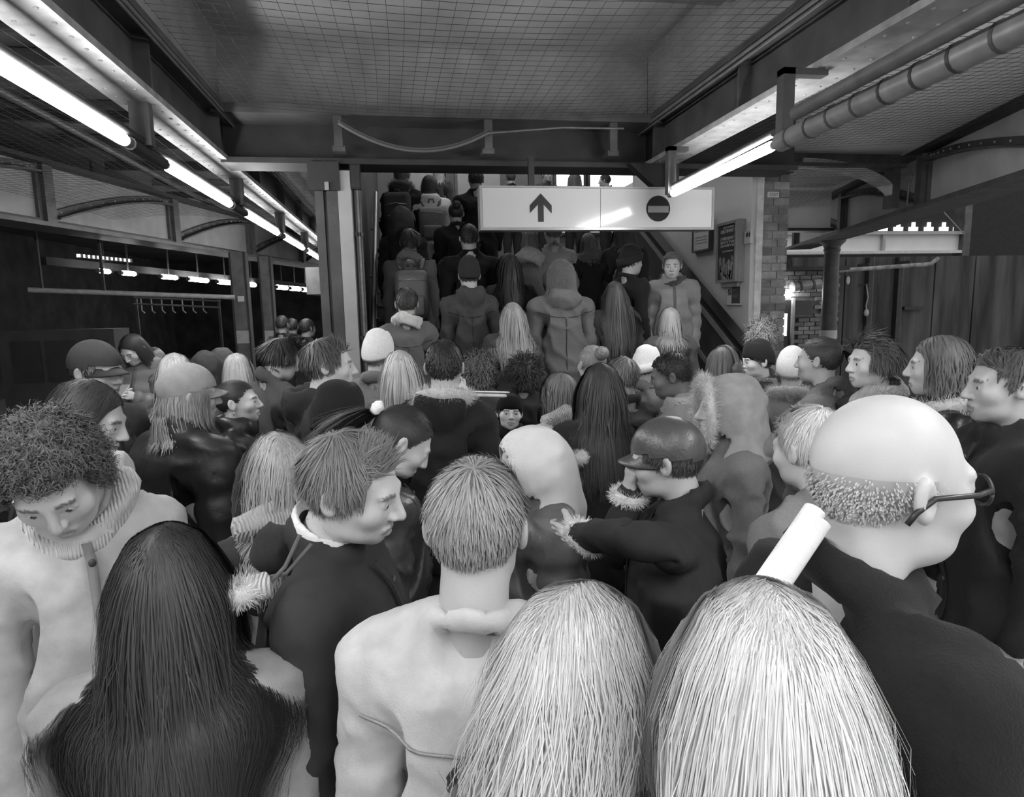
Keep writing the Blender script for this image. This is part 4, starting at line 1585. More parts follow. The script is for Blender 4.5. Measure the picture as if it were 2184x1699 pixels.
# ------------------------------------------------------------------ brick pillar at the end of the white wall
pl = empty('pillar', (3.58, 6.15, 0), kind='structure')
PXA, PXB, PYA, PYB = 3.47, 3.735, 5.98, 6.45
MB().box((PXA + .012, PYA + .012, 0), (PXB - .012, PYB, 3.55)).build('core', M_MORT, pl)
rng = np.random.default_rng(5)
bm_cache = {}
def brick(parent, x0, x1, y0, y1, z0, z1, m=None, name='brick'):
    mb = MB().box((x0, y0, z0), (x1, y1, z1))
    return mb.build(name, m or M_BRICKS[rng.integers(0, 4)], parent)
M_BRICKS = [mat('brick_%d' % i, g, 0.9, 0.25, 14, 0.5, 40) for i, g in enumerate((0.13, 0.17, 0.21, 0.26))]
zc = 1.0
k = 0
while zc < 3.5:
    h = 0.066
    j = lambda: rng.uniform(-0.004, 0.004)
    if k % 2:
        brick(pl, PXA, PXB - 0.11, PYA + j(), PYA + .1, zc, zc + h); brick(pl, PXB - 0.10, PXB + j() * .5, PYA + j(), PYA + .21, zc, zc + h)
        brick(pl, PXB - .1, PXB + j(), PYA + .22, PYB, zc, zc + h)
    else:
        brick(pl, PXA, PXA + 0.098, PYA + j(), PYA + .1, zc, zc + h); brick(pl, PXA + 0.108, PXB + j() * .5, PYA + j(), PYA + .1, zc, zc + h)
        brick(pl, PXB - .1, PXB + j(), PYA + .11, PYA + .32, zc, zc + h); brick(pl, PXB - .1, PXB + j(), PYA + .33, PYB, zc, zc + h)
    zc += h + 0.0105; k += 1
lb = MB()
z = 0.0
while z < 0.98:
    lb.box((PXA, PYA, z), (PXB, PYB, z + 0.066)); z += 0.0765
o = lb.build('lower_bricks', M_BRICK, pl); o['kind'] = 'stuff'
structure('trim_2', MB().box((3.40, 5.97, 0), (3.468, 6.05, 3.3)), mat('plaster_edge', 0.55, 0.7, .2, 12, .3, 40))

def text_mesh(name, txt, size, origin, xdir, up, m, parent, ext=0.002, align='CENTER'):
    cu = bpy.data.curves.new(name, 'FONT')
    cu.body = txt; cu.size = size; cu.extrude = ext; cu.align_x = align; cu.align_y = 'CENTER'
    tmp = bpy.data.objects.new(name, cu)
    COL.objects.link(tmp)
    bpy.context.view_layer.update()
    me = bpy.data.meshes.new_from_object(tmp)
    bpy.data.objects.remove(tmp)
    x = Vector(xdir).normalized(); u = Vector(up).normalized(); n = x.cross(u)
    Mx = Matrix((x, u, n)).transposed().to_4x4()
    Mx.translation = Vector(origin) - Vector(parent.location)
    me.transform(Mx)
    return link(name, me, m, parent)

a, b2 = PY(1638, 409, 5.96), PY(1662, 421, 5.96)
np_ = empty('number_plate', ((a[0] + b2[0]) / 2, 5.97, b2[2]), 'small white number plate fixed high on the brick pillar', 'plate')
MB().box((a[0], 5.962, b2[2]), (b2[0], 5.98, a[2])).build('plate', M_WHITE, np_)
text_mesh('lettering', '173/7', 0.042, ((a[0] + b2[0]) / 2, 5.961, (a[2] + b2[2]) / 2), (1, 0, 0), (0, 0, 1), M_BLACK, np_, 0.0005)

# things on the white wall (wall face X = 3.36)
XW = 3.36
def wall_frame(name, label, cat, quad, depth, fw, m_frame, m_face, deep=0.0):
    """frame on the white wall from pixel corners of its outer edge"""
    P = [PX(px, py, XW - depth) for px, py in quad]
    y0, y1 = min(p[1] for p in P), max(p[1] for p in P)
    z0, z1 = (P[2][2] + P[3][2]) / 2, (P[0][2] + P[1][2]) / 2
    e = empty(name, (XW, (y0 + y1) / 2, z0), label, cat)
    X0 = XW - depth
    MB().box((X0 + 0.012, y0 + fw * .5, z0 + fw * .5), (XW, y1 - fw * .5, z1 - fw * .5)).build('backing', m_face, e)
    for (ya, yb_, za, zb) in ((y0, y0 + fw, z0, z1), (y1 - fw, y1, z0, z1), (y0 + fw, y1 - fw, z0, z0 + fw), (y0 + fw, y1 - fw, z1 - fw, z1)):
        MB().box((X0, ya, za), (XW, yb_, zb)).build('frame_side', m_frame, e)
    return e, X0 + 0.012, y0 + fw, y1 - fw, z0 + fw, z1 - fw

M_FRAME = mat('frame_grey', 0.22, 0.4, .1, 10)
M_POST = mat('poster_black', 0.03, 0.4, .3, 12)
M_INK = mat('poster_print', 0.42, 0.5, .3, 20)
M_INK2 = mat('poster_print_dim', 0.22, 0.5, .4, 20)
e, X0, y0, y1, z0, z1 = wall_frame('poster_frame', 'tall framed dark poster with raised hands on the white wall', 'poster',
                                   [(1528, 478), (1573, 467), (1573, 603), (1528, 601)], 0.07, 0.028, M_FRAME, M_POST)
W, Hh = y1 - y0, z1 - z0
ink = MB()
def pr(mb, u0, u1, v0, v1):   # u from the far edge (left as seen), v from the top
    mb.box((X0 - 0.002, y1 - u0 * W, z1 - v0 * Hh), (X0, y1 - u1 * W, z1 - v1 * Hh))
rg_ = np.random.default_rng(3)
for v0, v1, u0, u1, n in ((.03, .075, .25, .78, 5), (.085, .15, .12, .9, 8), (.22, .28, .12, .9, 9), (.295, .345, .12, .9, 9), (.36, .40, .12, .88, 8)):
    w = (u1 - u0) / n
    for i in range(n):
        a0 = u0 + i * w
        t = rg_.integers(0, 3)
        pr(ink, a0 + .1 * w, a0 + .35 * w, v0, v1)
        if t != 1: pr(ink, a0 + .55 * w, a0 + .8 * w, v0, v1)
        if t != 2: pr(ink, a0 + .1 * w, a0 + .8 * w, v0 if t else v1 - .012, (v0 + .012) if t else v1)
pr(ink, .22, .78, .47, .478); pr(ink, .25, .75, .485, .492)
ink.build('print', M_INK, e)['kind'] = 'stuff'
hb = MB()
for u, v, L, an in ((.15, .75, .28, .25), (.3, .62, .35, .05), (.45, .72, .3, -.1), (.55, .66, .34, .15), (.72, .6, .36, -.2), (.85, .7, .3, -.1), (.35, .85, .2, .5), (.65, .85, .2, -.45), (.12, .6, .2, .1)):
    w = .055
    for du, dl in ((-.05, .0), (-.015, .035), (.02, .03), (.055, .01)):
        y = y1 - (u + du) * W
        zt = z1 - v * Hh + dl * Hh
        hb.prism([(X0 - .002, y + .012 * W, zt - .09 * Hh), (X0 - .002, y - .012 * W, zt - .09 * Hh), (X0 - .002, y - .01 * W, zt), (X0 - .002, y + .01 * W, zt)], (.002, 0, 0))
    zt = z1 - (v + .06) * Hh
    zb = max(z0, zt - L * Hh)
    yb_ = min(max(y1 - (u + an * .5) * W, y0 + .04 * W), y1 - .04 * W)
    y = y1 - u * W
    hb.prism([(X0 - .002, y + .07 * W, zt), (X0 - .002, y - .07 * W, zt), (X0 - .002, yb_ - .035 * W, zb), (X0 - .002, yb_ + .035 * W, zb)], (.002, 0, 0))
hb.build('printed_hands', M_INK2, e)['kind'] = 'stuff'
MB().box((XW - .05, y0 + .02, z0 - .075), (XW, y1 - .06, z0 - .03)).build('bottom_ledge', M_FRAME, e)
MB().box((XW - .10, y0 - .025, z0 - .02), (XW - .07, y0 + .0, z1 + .02)).build('hinge_stile', M_FRAME, e)

e, X0, y0, y1, z0, z1 = wall_frame('notice', 'small dark notice with white margin and prohibition circle below the poster', 'notice',
                                   [(1549, 610), (1578, 606), (1578, 652), (1549, 650)], 0.02, 0.006, mat('notice_edge', 0.3, .4, .1), M_WHITE)
W, Hh = y1 - y0, z1 - z0
MB().box((X0 - .003, y1 - .34 * W, z0 + .08 * Hh), (X0, y0 + .03 * W, z1 - .06 * Hh)).build('dark_field', mat('notice_dark', 0.06, 0.4, .1), e)
ring = MB(); cyy, czz, R_ = y1 - .17 * W, z1 - .32 * Hh, .12 * W
for i in range(20):
    a0, a1 = 2 * math.pi * i / 20, 2 * math.pi * (i + 1) / 20
    ring.prism([(X0 - .003, cyy + math.cos(t) * r * R_, czz + math.sin(t) * r * R_ * 1.0) for r, t in ((1, a0), (1, a1), (.72, a1), (.72, a0))], (.003, 0, 0))
ring.prism([(X0 - .003, cyy + R_ * .75, czz + R_ * .55), (X0 - .003, cyy + R_ * .55, czz + R_ * .75), (X0 - .003, cyy - R_ * .75, czz - R_ * .55), (X0 - .003, cyy - R_ * .55, czz - R_ * .75)], (.003, 0, 0))
ring.build('prohibition_symbol', M_BLACK, e)
tx = MB()
for v in (.2, .26, .48, .54, .58):
    tx.box((X0 - .005, y1 - .4 * W, z1 - v * Hh), (X0 - .002, y1 - (.62 + .3 * (v % .13) / .13) * W, z1 - (v + .02) * Hh))
tx.build('fine_print', M_INK2, e)['kind'] = 'stuff'
e, X0, y0, y1, z0, z1 = wall_frame('switch_box', 'small white double switch on the white wall near the brick pillar', 'switch',
                                   [(1588, 494), (1600, 491), (1600, 519), (1588, 520)], 0.03, 0.006, M_WHITE, M_WHITE)
for t in (.25, .75):
    MB().box((X0 - .006, y0 + (y1 - y0) * t - .012, z0 + (z1 - z0) * .55), (X0, y0 + (y1 - y0) * t + .012, z1 - .01)).build('rocker', M_BLACK, e)
MB().box((X0 - .006, y0 + .01, z0 + .005), (X0, y1 - .01, z0 + (z1 - z0) * .4)).build('rocker', mat('rocker_pale', .5, .4, .05), e)
e, X0, y0, y1, z0, z1 = wall_frame('framed_notice', 'pale framed notice on the white wall just under the sign corner', 'notice',
                                   [(1476, 470), (1512, 462), (1512, 531), (1476, 541)], 0.05, 0.02, mat('frame_dark', .06, .4, .1), M_WHITE)
mb = MB(); W, Hh = y1 - y0, z1 - z0
for v in (.15, .25, .35, .55, .65, .75):
    mb.box((X0 - .002, y1 - .12 * W, z1 - v * Hh), (X0, y1 - .85 * W, z1 - (v + .03) * Hh))
mb.build('fine_print', M_INK2, e)['kind'] = 'stuff'

# bright glazed panels at the head of the stairs
M_LIT = emit('lit_panel', 1.1, 0.8)
for i, (xa, xb, za, zb, m) in enumerate(((0.15, 0.95, 3.4, 4.42, mat('hall_panel', .26, .5, .05)), (1.15, 1.95, 3.4, 4.42, MATS['hall_panel']), (3.02, 3.55, 3.3, 4.62, M_LIT), (3.68, 4.6, 3.3, 4.62, M_LIT))):
    w = MB().box((xa, 12.54, za), (xb, 12.57, zb)).build('window_%d' % (i + 1), m)
    tag(w, kind='structure')
    fr = MB()
    for (p, q) in (((xa - .05, 12.52, za - .05), (xa, 12.6, zb + .05)), ((xb, 12.52, za - .05), (xb + .05, 12.6, zb + .05)), ((xa - .05, 12.52, zb), (xb + .05, 12.6, zb + .05)), ((xa - .05, 12.52, za - .05), (xb + .05, 12.6, za))):
        fr.box(p, q)
    fr.build('window_frame', M_IRON, w)

# ------------------------------------------------------------------ hanging sign
SY = 5.06
P = [PY(*q, SY) for q in ((1022, 396), (1523, 400), (1523, 489), (1022, 492))]
sx0, sx1 = P[0][0], P[1][0]
sz1, sz0 = (P[0][2] + P[1][2]) / 2, (P[2][2] + P[3][2]) / 2
sg = empty('hanging_sign', ((sx0 + sx1) / 2, SY + .06, sz0), 'long white hanging sign with a black arrow and a no-entry disc', 'sign')
MB().box((sx0 + .012, SY, sz0 + .012), (sx1 - .012, SY + .12, sz1 - .012)).build('case', mat('sign_case', .3, .35, .05), sg)
seam = PY(1280, 444, SY)[0]
MB().box((sx0 + .02, SY - .006, sz0 + .02), (seam - .002, SY, sz1 - .016)).build('face_panel', M_SIGN, sg)
MB().box((seam + .002, SY - .006, sz0 + .02), (sx1 - .02, SY, sz1 - .016)).build('face_panel', M_SIGN, sg)
for a, b in (((sx0, SY - .012, sz0), (sx1, SY + .125, sz0 + .018)), ((sx0, SY - .012, sz1 - .014), (sx1, SY + .125, sz1)), ((sx0, SY - .012, sz0 + .018), (sx0 + .018, SY + .125, sz1 - .014)), ((sx1 - .018, SY - .012, sz0 + .018), (sx1, SY + .125, sz1 - .014))):
    MB().box(a, b).build('frame', mat('sign_frame', .35, .3, .05, metal=.3), sg)
ys = SY - .0095
c = PY(1153, 444, SY); u = (sz1 - sz0) / 96
ax, az = c[0], c[2]
def pol(pts): return [(ax + p * u, ys, az + q * u) for p, q in pts]
ar = MB()
ar.prism(pol([(0, 32), (25, 6), (25, -11), (6.5, 8), (-6.5, 8), (-25, -11), (-25, 6)]), (0, .004, 0))
ar.prism(pol([(6.5, 8.2), (6.5, -30), (-6.5, -30), (-6.5, 8.2)]), (0, .004, 0))
ar.build('arrow', M_BLACK, sg)
c = PY(1403, 445, SY); cx_, cz_ = c[0], c[2]
dk = MB(); n = 40; R_ = 29 * u
dk.prism([(cx_ + R_ * math.cos(2 * math.pi * i / n), ys, cz_ + R_ * math.sin(2 * math.pi * i / n)) for i in range(n)], (0, .003, 0))
dk.build('no_entry_disc', mat('disc_dark', .018, .5, .05, spec=.2), sg)
MB().box((cx_ - 25 * u, ys - .003, cz_ - 9 * u), (cx_ + 25 * u, ys, cz_ + 6 * u)).build('no_entry_bar', mat('bar_grey', .22, .4, .05), sg)
for px in (1133, 1424):
    p = PY(px, 396, SY + .06)
    MB().box((p[0] - .022, SY + .04, sz1 - .005), (p[0] + .022, SY + .08, 3.06 if px < 1300 else 3.06)).box((p[0] - .05, SY + .02, sz1 - .004), (p[0] + .05, SY + .10, sz1 + .012)).build('hanger', M_IRON_D, sg)

# ------------------------------------------------------------------ fluorescent lamps
def lamp(p, q, label, group, r=0.036, mt=None, stem=None):
    p, q = np.array(p), np.array(q)
    d = (q - p) / np.linalg.norm(q - p)
    e = empty('fluorescent_lamp', tuple((p + q) / 2), label, 'lamp', group)
    rr = [r * .55, r * .9, r, r, r * .9, r * .55]
    ps = [p, p + d * .012, p + d * .035, q - d * .035, q - d * .012, q]
    MB().tube(ps, rr, 14).build('diffuser', mt or M_TUBE, e)
    MB().tube([p - d * .07, p + d * .002], r * .8, 10).build('end_cap', M_CAP, e)
    MB().tube([q - d * .002, q + d * .07], r * .8, 10).build('end_cap', M_CAP, e)
    if stem:
        c = (p + q) / 2
        MB().box((c[0] - .012, c[1] - .012, c[2] + r * .8), (c[0] + .012, c[1] + .012, stem)).build('stem', M_IRON_D, e)
    return e

def rowlab(i, side):
    return '%s fluorescent tube along the %s' % (['nearest', 'second', 'third', 'fourth', 'fifth'][i], side)
Lx, Lz = -1.315, 2.80
ly = [(2.13, 3.70), (4.29, 5.76), (6.33, 7.88), (8.30, 9.85), (10.3, 12.0)]
for i, (a, b) in enumerate(ly):
    lamp((Lx, a, Lz), (Lx, b, Lz), rowlab(i, 'track side girder leading past the dark column'), 'lamps along the track side girder', r=.03)
for (a, b), w_ in zip(((-4.0, -2.5), (-1.9, -0.4), (0.1, 1.6)), ('third', 'second', 'first')):
    lamp((Lx, a, Lz), (Lx, b, Lz), w_ + ' fluorescent tube behind the viewpoint on the track side girder', 'lamps along the track side girder')
cd_ = empty('conduit', (Lx, 0, Lz + .05), 'dark conduit carrying the lamps along the track side girder', 'conduit')
MB().tube([(Lx, -5, Lz + .052), (Lx, 14, Lz + .052)], 0.024, 8).build('pipe', M_IRON_D, cd_)
for (a, b), (c, d) in zip(ly[:-1], ly[1:]):
    MB().tube([(Lx, b + .05, Lz), (Lx, c - .05, Lz)], 0.034, 10).build('pipe_sleeve', M_IRON_D, cd_)
for y in (1.8, 3.95, 6.05, 8.1, 10.1):
    MB().box((Lx - .05, y - .03, Lz + .03), (Lx + .05, y + .03, 3.05)).build('hanger_plate', M_IRON, cd_)
p, q = PZ(1650, 310, 2.72), PZ(1435, 412, 2.72)
Rx = (p[0] + q[0]) / 2
lamp(p, q, 'bright fluorescent tube crossing in front of the no-entry disc', 'lamps along the wall side girder', r=.027)
for (a, b), w_ in zip(((-4.3, -2.8), (-2.3, -0.8), (-0.3, 1.2)), ('third', 'second', 'first')):
    lamp((2.06, a, 2.8), (2.06, b, 2.8), w_ + ' fluorescent tube behind the viewpoint on the wall side girder', 'lamps along the wall side girder')
for (a, b), w_ in zip(((-3.6, -2.1), (-1.6, -0.1)), ('farther', 'nearer')):  # unseen extra tubes, added as fill light for the near crowd
    lamp((0.4, a, 3.68), (0.4, b, 3.68), w_ + ' added fill tube overhead behind the viewpoint midway between the girders', 'added fill lamps overhead midway between the girders')
for x in (0.6, 2.4):  # unseen tubes added to brighten the people on the stairs
    for y, w_ in ((7.2, 'first'), (9.6, 'second'), (11.4, 'third')):
        lamp((x - .75, y, 5.35), (x + .75, y, 5.35), '%s added fill tube from the stair foot under the hall ceiling, %s side' % (w_, 'column' if x < 1 else 'white wall'), 'added fill lamps under the stair hall ceiling', r=.05, mt=emit('hall_fill_tube', 10.0))
cd_ = empty('conduit', (Rx, 0, 2.77), 'pale banded conduit running up from the tube by the no-entry disc', 'conduit')
d = (np.array(p) - np.array(q)); d /= np.linalg.norm(d)
s0 = np.array(p) + d * .07
MB().tube([s0, s0 + d * 7], 0.047, 14).build('pipe', M_GALV, cd_)
s1 = s0 + np.array([-.10, 0, .05])
MB().tube([s1 + d * .3, s1 + d * 7], 0.03, 10).build('pipe', M_LINE, cd_)
for i in range(16):
    c0 = s0 + d * (.1 + .17 * i)
    MB().tube([c0, c0 + d * .014], 0.0505, 14).build('band', M_IRON, cd_)
MB().tube([np.array(q) + d * .0 + (0, 0, .05), np.array(p) + (0, 0, .06)], 0.02, 8).build('lamp_spine', M_IRON, cd_)
for c0 in (np.array(q) - d * .05, np.array(p) + d * .1):
    MB().box((c0[0] - .03, c0[1] - .03, c0[2]), (c0[0] + .03, c0[1] + .03, 3.05)).box((c0[0] - .03, c0[1] - .03, 3.02), (2.1, c0[1] + .03, 3.05)).build('hanger_plate', M_IRON, cd_)

# ------------------------------------------------------------------ skewed outer girders with arched ribs
def arch_girder(A, B, z0, z1, label, bays, thick=0.03, face=1, m_web=None):
    """plate girder from A to B (xy): panels, flanges, stiffeners, arched ribs with rivets on the side facing the platform"""
    A, B = np.array([*A, 0.0]), np.array([*B, 0.0])
    L = np.linalg.norm(B - A)
    t = (B - A) / L
    nrm = np.array([-t[1], t[0], 0]) * face
    g = empty('arched_girder', tuple(A + Z3 * z0), label, 'girder')
    P = lambda u, z, o=0.0: A + t * u + nrm * o + Z3 * z
    MB().obox(P(0, (z0 + z1) / 2), P(L, (z0 + z1) / 2), thick, z1 - z0).build('web', m_web or M_IRON_L, g)
    MB().obox(P(0, z0 - .02), P(L, z0 - .02), 0.46, 0.045).build('bottom_flange', M_IRON, g)
    MB().obox(P(0, z0 + .03, .04), P(L, z0 + .03, .04), 0.06, 0.05).build('flange_angle', M_IRON_D, g)
    MB().obox(P(0, z1 + .02), P(L, z1 + .02), 0.34, 0.045).build('top_flange', M_IRON_D, g)
    w = L / bays
    for i in range(bays + 1):
        u = min(max(i * w, .03), L - .03)
        MB().obox(P(u, z0, .07), P(u, z1, .07), 0.07, 0.14, up=tuple(t)).build('stiffener', M_IRON, g)
        MB().obox(P(u - .09, z0, .03), P(u - .09, z1, .03), 0.05, 0.06, up=tuple(t)).build('edge_strip', M_IRON, g)
    for i in range(bays):
        u0 = i * w + .08
        n = 14
        inn, out = [], []
        for k in range(n + 1):
            a = math.pi / 2 * k / n
            uu = u0 + (w - .2) * math.sin(a) ** 1.0
            zz = z0 + .06 + (z1 - z0 - .16) * (1 - (1 - math.sin(math.pi / 2 * k / n)) ** 1.6)
            inn.append((uu, zz))
        mb = MB(); rv = MB()
        for k in range(n):
            (ua, za), (ub, zb_) = inn[k], inn[k + 1]
            mb.prism([P(ua, za, .02), P(ub, zb_, .02), P(ub, zb_ + .09, .02), P(ua, za + .09, .02)], tuple(nrm * .03))
            mb.prism([P(ua, za, .02), P(ub, zb_, .02), P(ub, zb_ + .02, .02), P(ua, za + .02, .02)], tuple(nrm * .12))
            v, q = ball(P((ua + ub) / 2, (za + zb_) / 2 + .055, .05), (.014,) * 3, 6, 4)
            rv.add(v, q.tolist(), True)
        ob = mb.build('arched_rib', M_IRON, g)
        o = rv.build('rivets', M_IRON_L, ob); o['kind'] = 'stuff'
    return g

la, lb_ = PZ(120, 487, 2.9), PZ(640, 565, 2.9)
dl = (lb_ - la) / np.linalg.norm(lb_ - la)
A = la - dl * 5.0; B = la + dl * 9.5
arch_girder((A[0], A[1]), (B[0], B[1]), 2.92, 3.55, 'skewed girder with arched ribs over the dark track side', 6, face=-1, m_web=mat('girder_panel', .22, .6, .2, 3, .1, 30))
ra, rb = PZ(2060, 422, 2.9), PZ(1790, 503, 2.9)
dr = (rb - ra) / np.linalg.norm(rb - ra)
A = ra - dr * 4.5; B = ra + dr * 6.2
arch_girder((A[0], A[1]), (B[0], B[1]), 2.92, 3.5, 'skewed girder with a curved bracket resting on the round iron column', 4, face=1, m_web=mat('girder_panel_pale', .45, .6, .15, 3, .1, 30))
# transverse girder meeting it at the bracket
ta = PZ(1930, 470, 2.95)
tg = empty('transverse_girder', (4.6, ta[1] + .6, 3.0), 'short transverse girder with a curved knee between the brick pillar and the skewed girder', 'girder')
xa, xb, yt = 3.75, PZ(1915, 462, 2.9)[0], 6.9
xb = ra[0] + dr[0] / dr[1] * (yt - ra[1]) - .24
MB().box((xa, yt, 3.42), (xb, yt + .04, 3.54)).box((xa, yt - .1, 3.38), (xb, yt + .14, 3.42)).build('beam', M_IRON, tg)
kn = MB()
n = 14
for k in range(n):
    f0, f1 = k / n, (k + 1) / n
    pos = lambda f: (xb - 1.15 * (1 - math.sin(f * math.pi / 2)) if False else xb - 1.25 + 1.2 * math.sin(f * math.pi / 2), 2.95 + .43 * math.cos(f * math.pi / 2))
    (ua, za), (ub, zb_) = pos(f0), pos(f1)
    kn.prism([(ua, yt - .04, za), (ub, yt - .04, zb_), (ub + .02, yt - .04, zb_ + .1), (ua + .02, yt - .04, za + .1)], (0, .1, 0))
kn.build('curved_knee', mat('knee_paint', .45, .5, .2, 6), tg)
MB().box((xb - .12, yt - .06, 2.95), (xb - .04, yt + .1, 3.4)).build('upright', M_IRON, tg)
MB().tube([(xb + .0, yt - .1, 3.38), (xb + .05, yt - .12, 3.3), (xb + .02, yt - .12, 3.15), (xb + .03, yt - .1, 2.97)], .012, 6).build('cable', M_LINE, tg)
# second, deeper transverse girder farther back
tg2 = empty('transverse_girder', (4.6, 9.0, 3.0), 'dark transverse girder behind the curved knee, nearly hidden', 'girder')
MB().box((3.75, 9.0, 2.95), (6.3, 9.05, 3.5)).build('web', M_LIT_TONE, tg2)  # pale web tone stands in for light falling on this panel
MB().box((3.75, 8.9, 2.92), (6.3, 9.15, 2.96)).build('flange', M_IRON_D, tg2)

# ------------------------------------------------------------------ columns
def round_column(px, py_cap, Y, label, r=0.125):
    p = PY(px, py_cap, Y)
    c = empty('iron_column', (p[0], Y, 0), label, 'column')
    x = p[0]
    MB().lathe([(r * 1.08, .9), (r, 1.5), (r * .93, 2.72)], (x, Y, 0), 24).build('shaft', M_IRON, c)
    MB().lathe([(r * .93, 2.70), (r * 1.05, 2.72), (r * 1.05, 2.745), (r * .95, 2.75), (r * 1.1, 2.80), (r * 1.6, 2.86), (r * 1.65, 2.885), (r * 1.65, 2.90)], (x, Y, 0), 24).build('capital', M_IRON, c)
    MB().lathe([(r * 1.3, 0), (r * 1.3, .25), (r * 1.12, .32), (r * 1.09, .9)], (x, Y, 0), 24).build('base', M_IRON, c)
    MB().lathe([(r * 1.1, 1.28), (r * 1.09, 1.42)], (x, Y, 0), 24).build('white_band', M_WHITE, c)
    return c
yc = 10.0
round_column(1776, 505, yc, 'round iron column with a flared capital beneath the skewed girder')

def box_col(px, w, label, Y, plate=True):
    p = PY(px, 650, Y)
    c = empty('platform_column', (p[0], Y, 0), label, 'column')
    hw = w / 2
    MB().box((p[0] - hw, Y, 0), (p[0] + hw, Y + .2, 2.9)).build('shaft', mat('far_column', .10, .5, .3, 5), c)
    MB().box((p[0] - hw - .03, Y - .01, 0), (p[0] - hw, Y + .21, 2.9)).build('flange', M_IRON_D, c)
    MB().box((p[0] + hw, Y - .01, 0), (p[0] + hw + .03, Y + .21, 2.9)).build('flange', M_IRON_D, c)
    zz = PY(px, 705, Y)[2]; z2 = PY(px, 732, Y)[2]
    MB().box((p[0] - hw - .004, Y - .006, z2), (p[0] + hw + .004, Y, zz)).build('white_band', mat('band_grey', .35, .6, .1), c)
    if plate:
        q = PY(px + 1, 637, Y)
        MB().box((q[0] - .05, Y - .012, q[2] - .045), (q[0] + .05, Y, q[2] + .045)).build('number_tab', M_WHITE, c)
    return c
box_col(513, 0.20, 'grey platform column with a white number tab behind the blonde bob', 11.6)
box_col(570, 0.16, 'grey platform column rising behind the curly-haired man', 12.6, False)

# ------------------------------------------------------------------ the dark far side of the tracks
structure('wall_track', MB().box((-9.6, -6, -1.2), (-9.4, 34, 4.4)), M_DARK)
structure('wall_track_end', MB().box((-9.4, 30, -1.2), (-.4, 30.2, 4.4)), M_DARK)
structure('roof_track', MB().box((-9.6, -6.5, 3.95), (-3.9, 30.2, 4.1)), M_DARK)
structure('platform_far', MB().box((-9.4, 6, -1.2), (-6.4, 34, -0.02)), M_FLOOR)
fl_ = [(210, 236), (257, 291), (341, 380), (398, 447), (461, 499), (528, 545), (588, 614), (617, 641), (644, 660), (664, 679)]
yl = lambda x: 577 + (x - 210) * (43.0 / 470)
M_TUBE2 = emit('far_tube', 16.0)
for i, (a, b) in enumerate(fl_):
    a, b = a + (b - a) * .1, b - (b - a) * .1
    p, q = PZ(a, yl(a), 2.6), PZ(b, yl(b), 2.6)
    c0 = (p + q) / 2
    # real tubes lie along the row but are short: keep the length seen
    lamp(p, q, '%s lamp of the short tube lamps strung over the dark far platform' % ['nearest', 'second', 'third', 'fourth', 'fifth', 'sixth', 'seventh', 'eighth', 'ninth', 'farthest'][i], 'lamps over the far platform', r=0.045 * c0[1] / 14, mt=M_TUBE2, stem=3.94)
rl = empty('lamp_rail', tuple(PZ(400, 590, 2.72)), 'dark beam carrying the lamps over the far platform', 'beam')
p, q = PZ(90, 556, 2.72), PZ(680, 611, 2.72)
MB().obox(p, q, .12, .12).build('beam', mat('dark_beam', .02, .9, .2), rl)  # near-black base tone, chosen to offset the strong tube light on it
p, q = PY(60, 618, 9.6), PY(500, 634, 10.4)
e = empty('pipe_run', tuple((p + q) / 2), 'pale horizontal pipe crossing the dark opening beyond the phone user', 'pipe')
MB().tube([p, q], .035, 10).build('pipe', mat('pale_pipe', .30, .5, .2, 10), e)
for t in (.06, .34):
    c0 = p * (1 - t) + q * t
    MB().box((c0[0] - .015, c0[1] - .02, c0[2]), (c0[0] + .015, c0[1] + .02, 3.95)).build('drop_rod', M_IRON_D, e)
# lit duct with slots high at the far side
p, q = PY(165, 545, 9.9), PY(280, 556, 10.4)
e = empty('lit_fitting', tuple((p + q) / 2), 'slotted bright fitting high over the far track', 'lamp')
MB().obox(p, q, .06, .05).build('housing', M_IRON, e)
n = 12
for i in range(n):
    c0 = p * (1 - (i + .5) / n) + q * (i + .5) / n
    MB().box((c0[0] - .022, c0[1] - .04, c0[2] - .02), (c0[0] + .022, c0[1] - .03, c0[2] + .02)).build('slot', emit('slot_glow', 1.3), e)
# cable racks and signal post in the dark
e = empty('cable_rack', (-6, 13, 1.9), 'faint cable rack with hanging hooks in the dark beyond the track', 'rack')
for z in (2.35, 2.2):
    MB().tube([PY(285, 634 + (2.35 - z) * 90, 13.0), PY(470, 642 + (2.35 - z) * 90, 13.0)], .02, 6).build('rail', M_IRON, e)
for px in (290, 466):
    c0 = PY(px, 640, 13.03)
    MB().box((c0[0] - .02, 13.01, -1.2), (c0[0] + .02, 13.05, c0[2] + .1)).build('post', M_IRON_D, e)
for px in range(300, 440, 22):
    p = PY(px, 636, 13.0)
    MB().tube([p, p - Z3 * .22, p - Z3 * .27 + np.array([.05, 0, 0])], .012, 6).build('hook', M_IRON_L, e)
# hut with windows beyond the track
p = PY(180, 720, 9.2)
e = empty('track_cabinet', (p[0], 9.2, -0.02), 'low dark cabinet with blank panels beyond the phone user', 'cabinet')
x = p[0]
MB().box((x - 1.0, 9.2, -0.02), (x + .35, 9.7, 1.75)).build('body', mat('cabinet_dark', .045, .6, .3, 4), e)
for i in range(3):
    MB().box((x - .85 + i * .4, 9.18, 1.1), (x - .52 + i * .4, 9.2, 1.62)).build('panel', mat('cabinet_panel', .025, .4, .2), e)

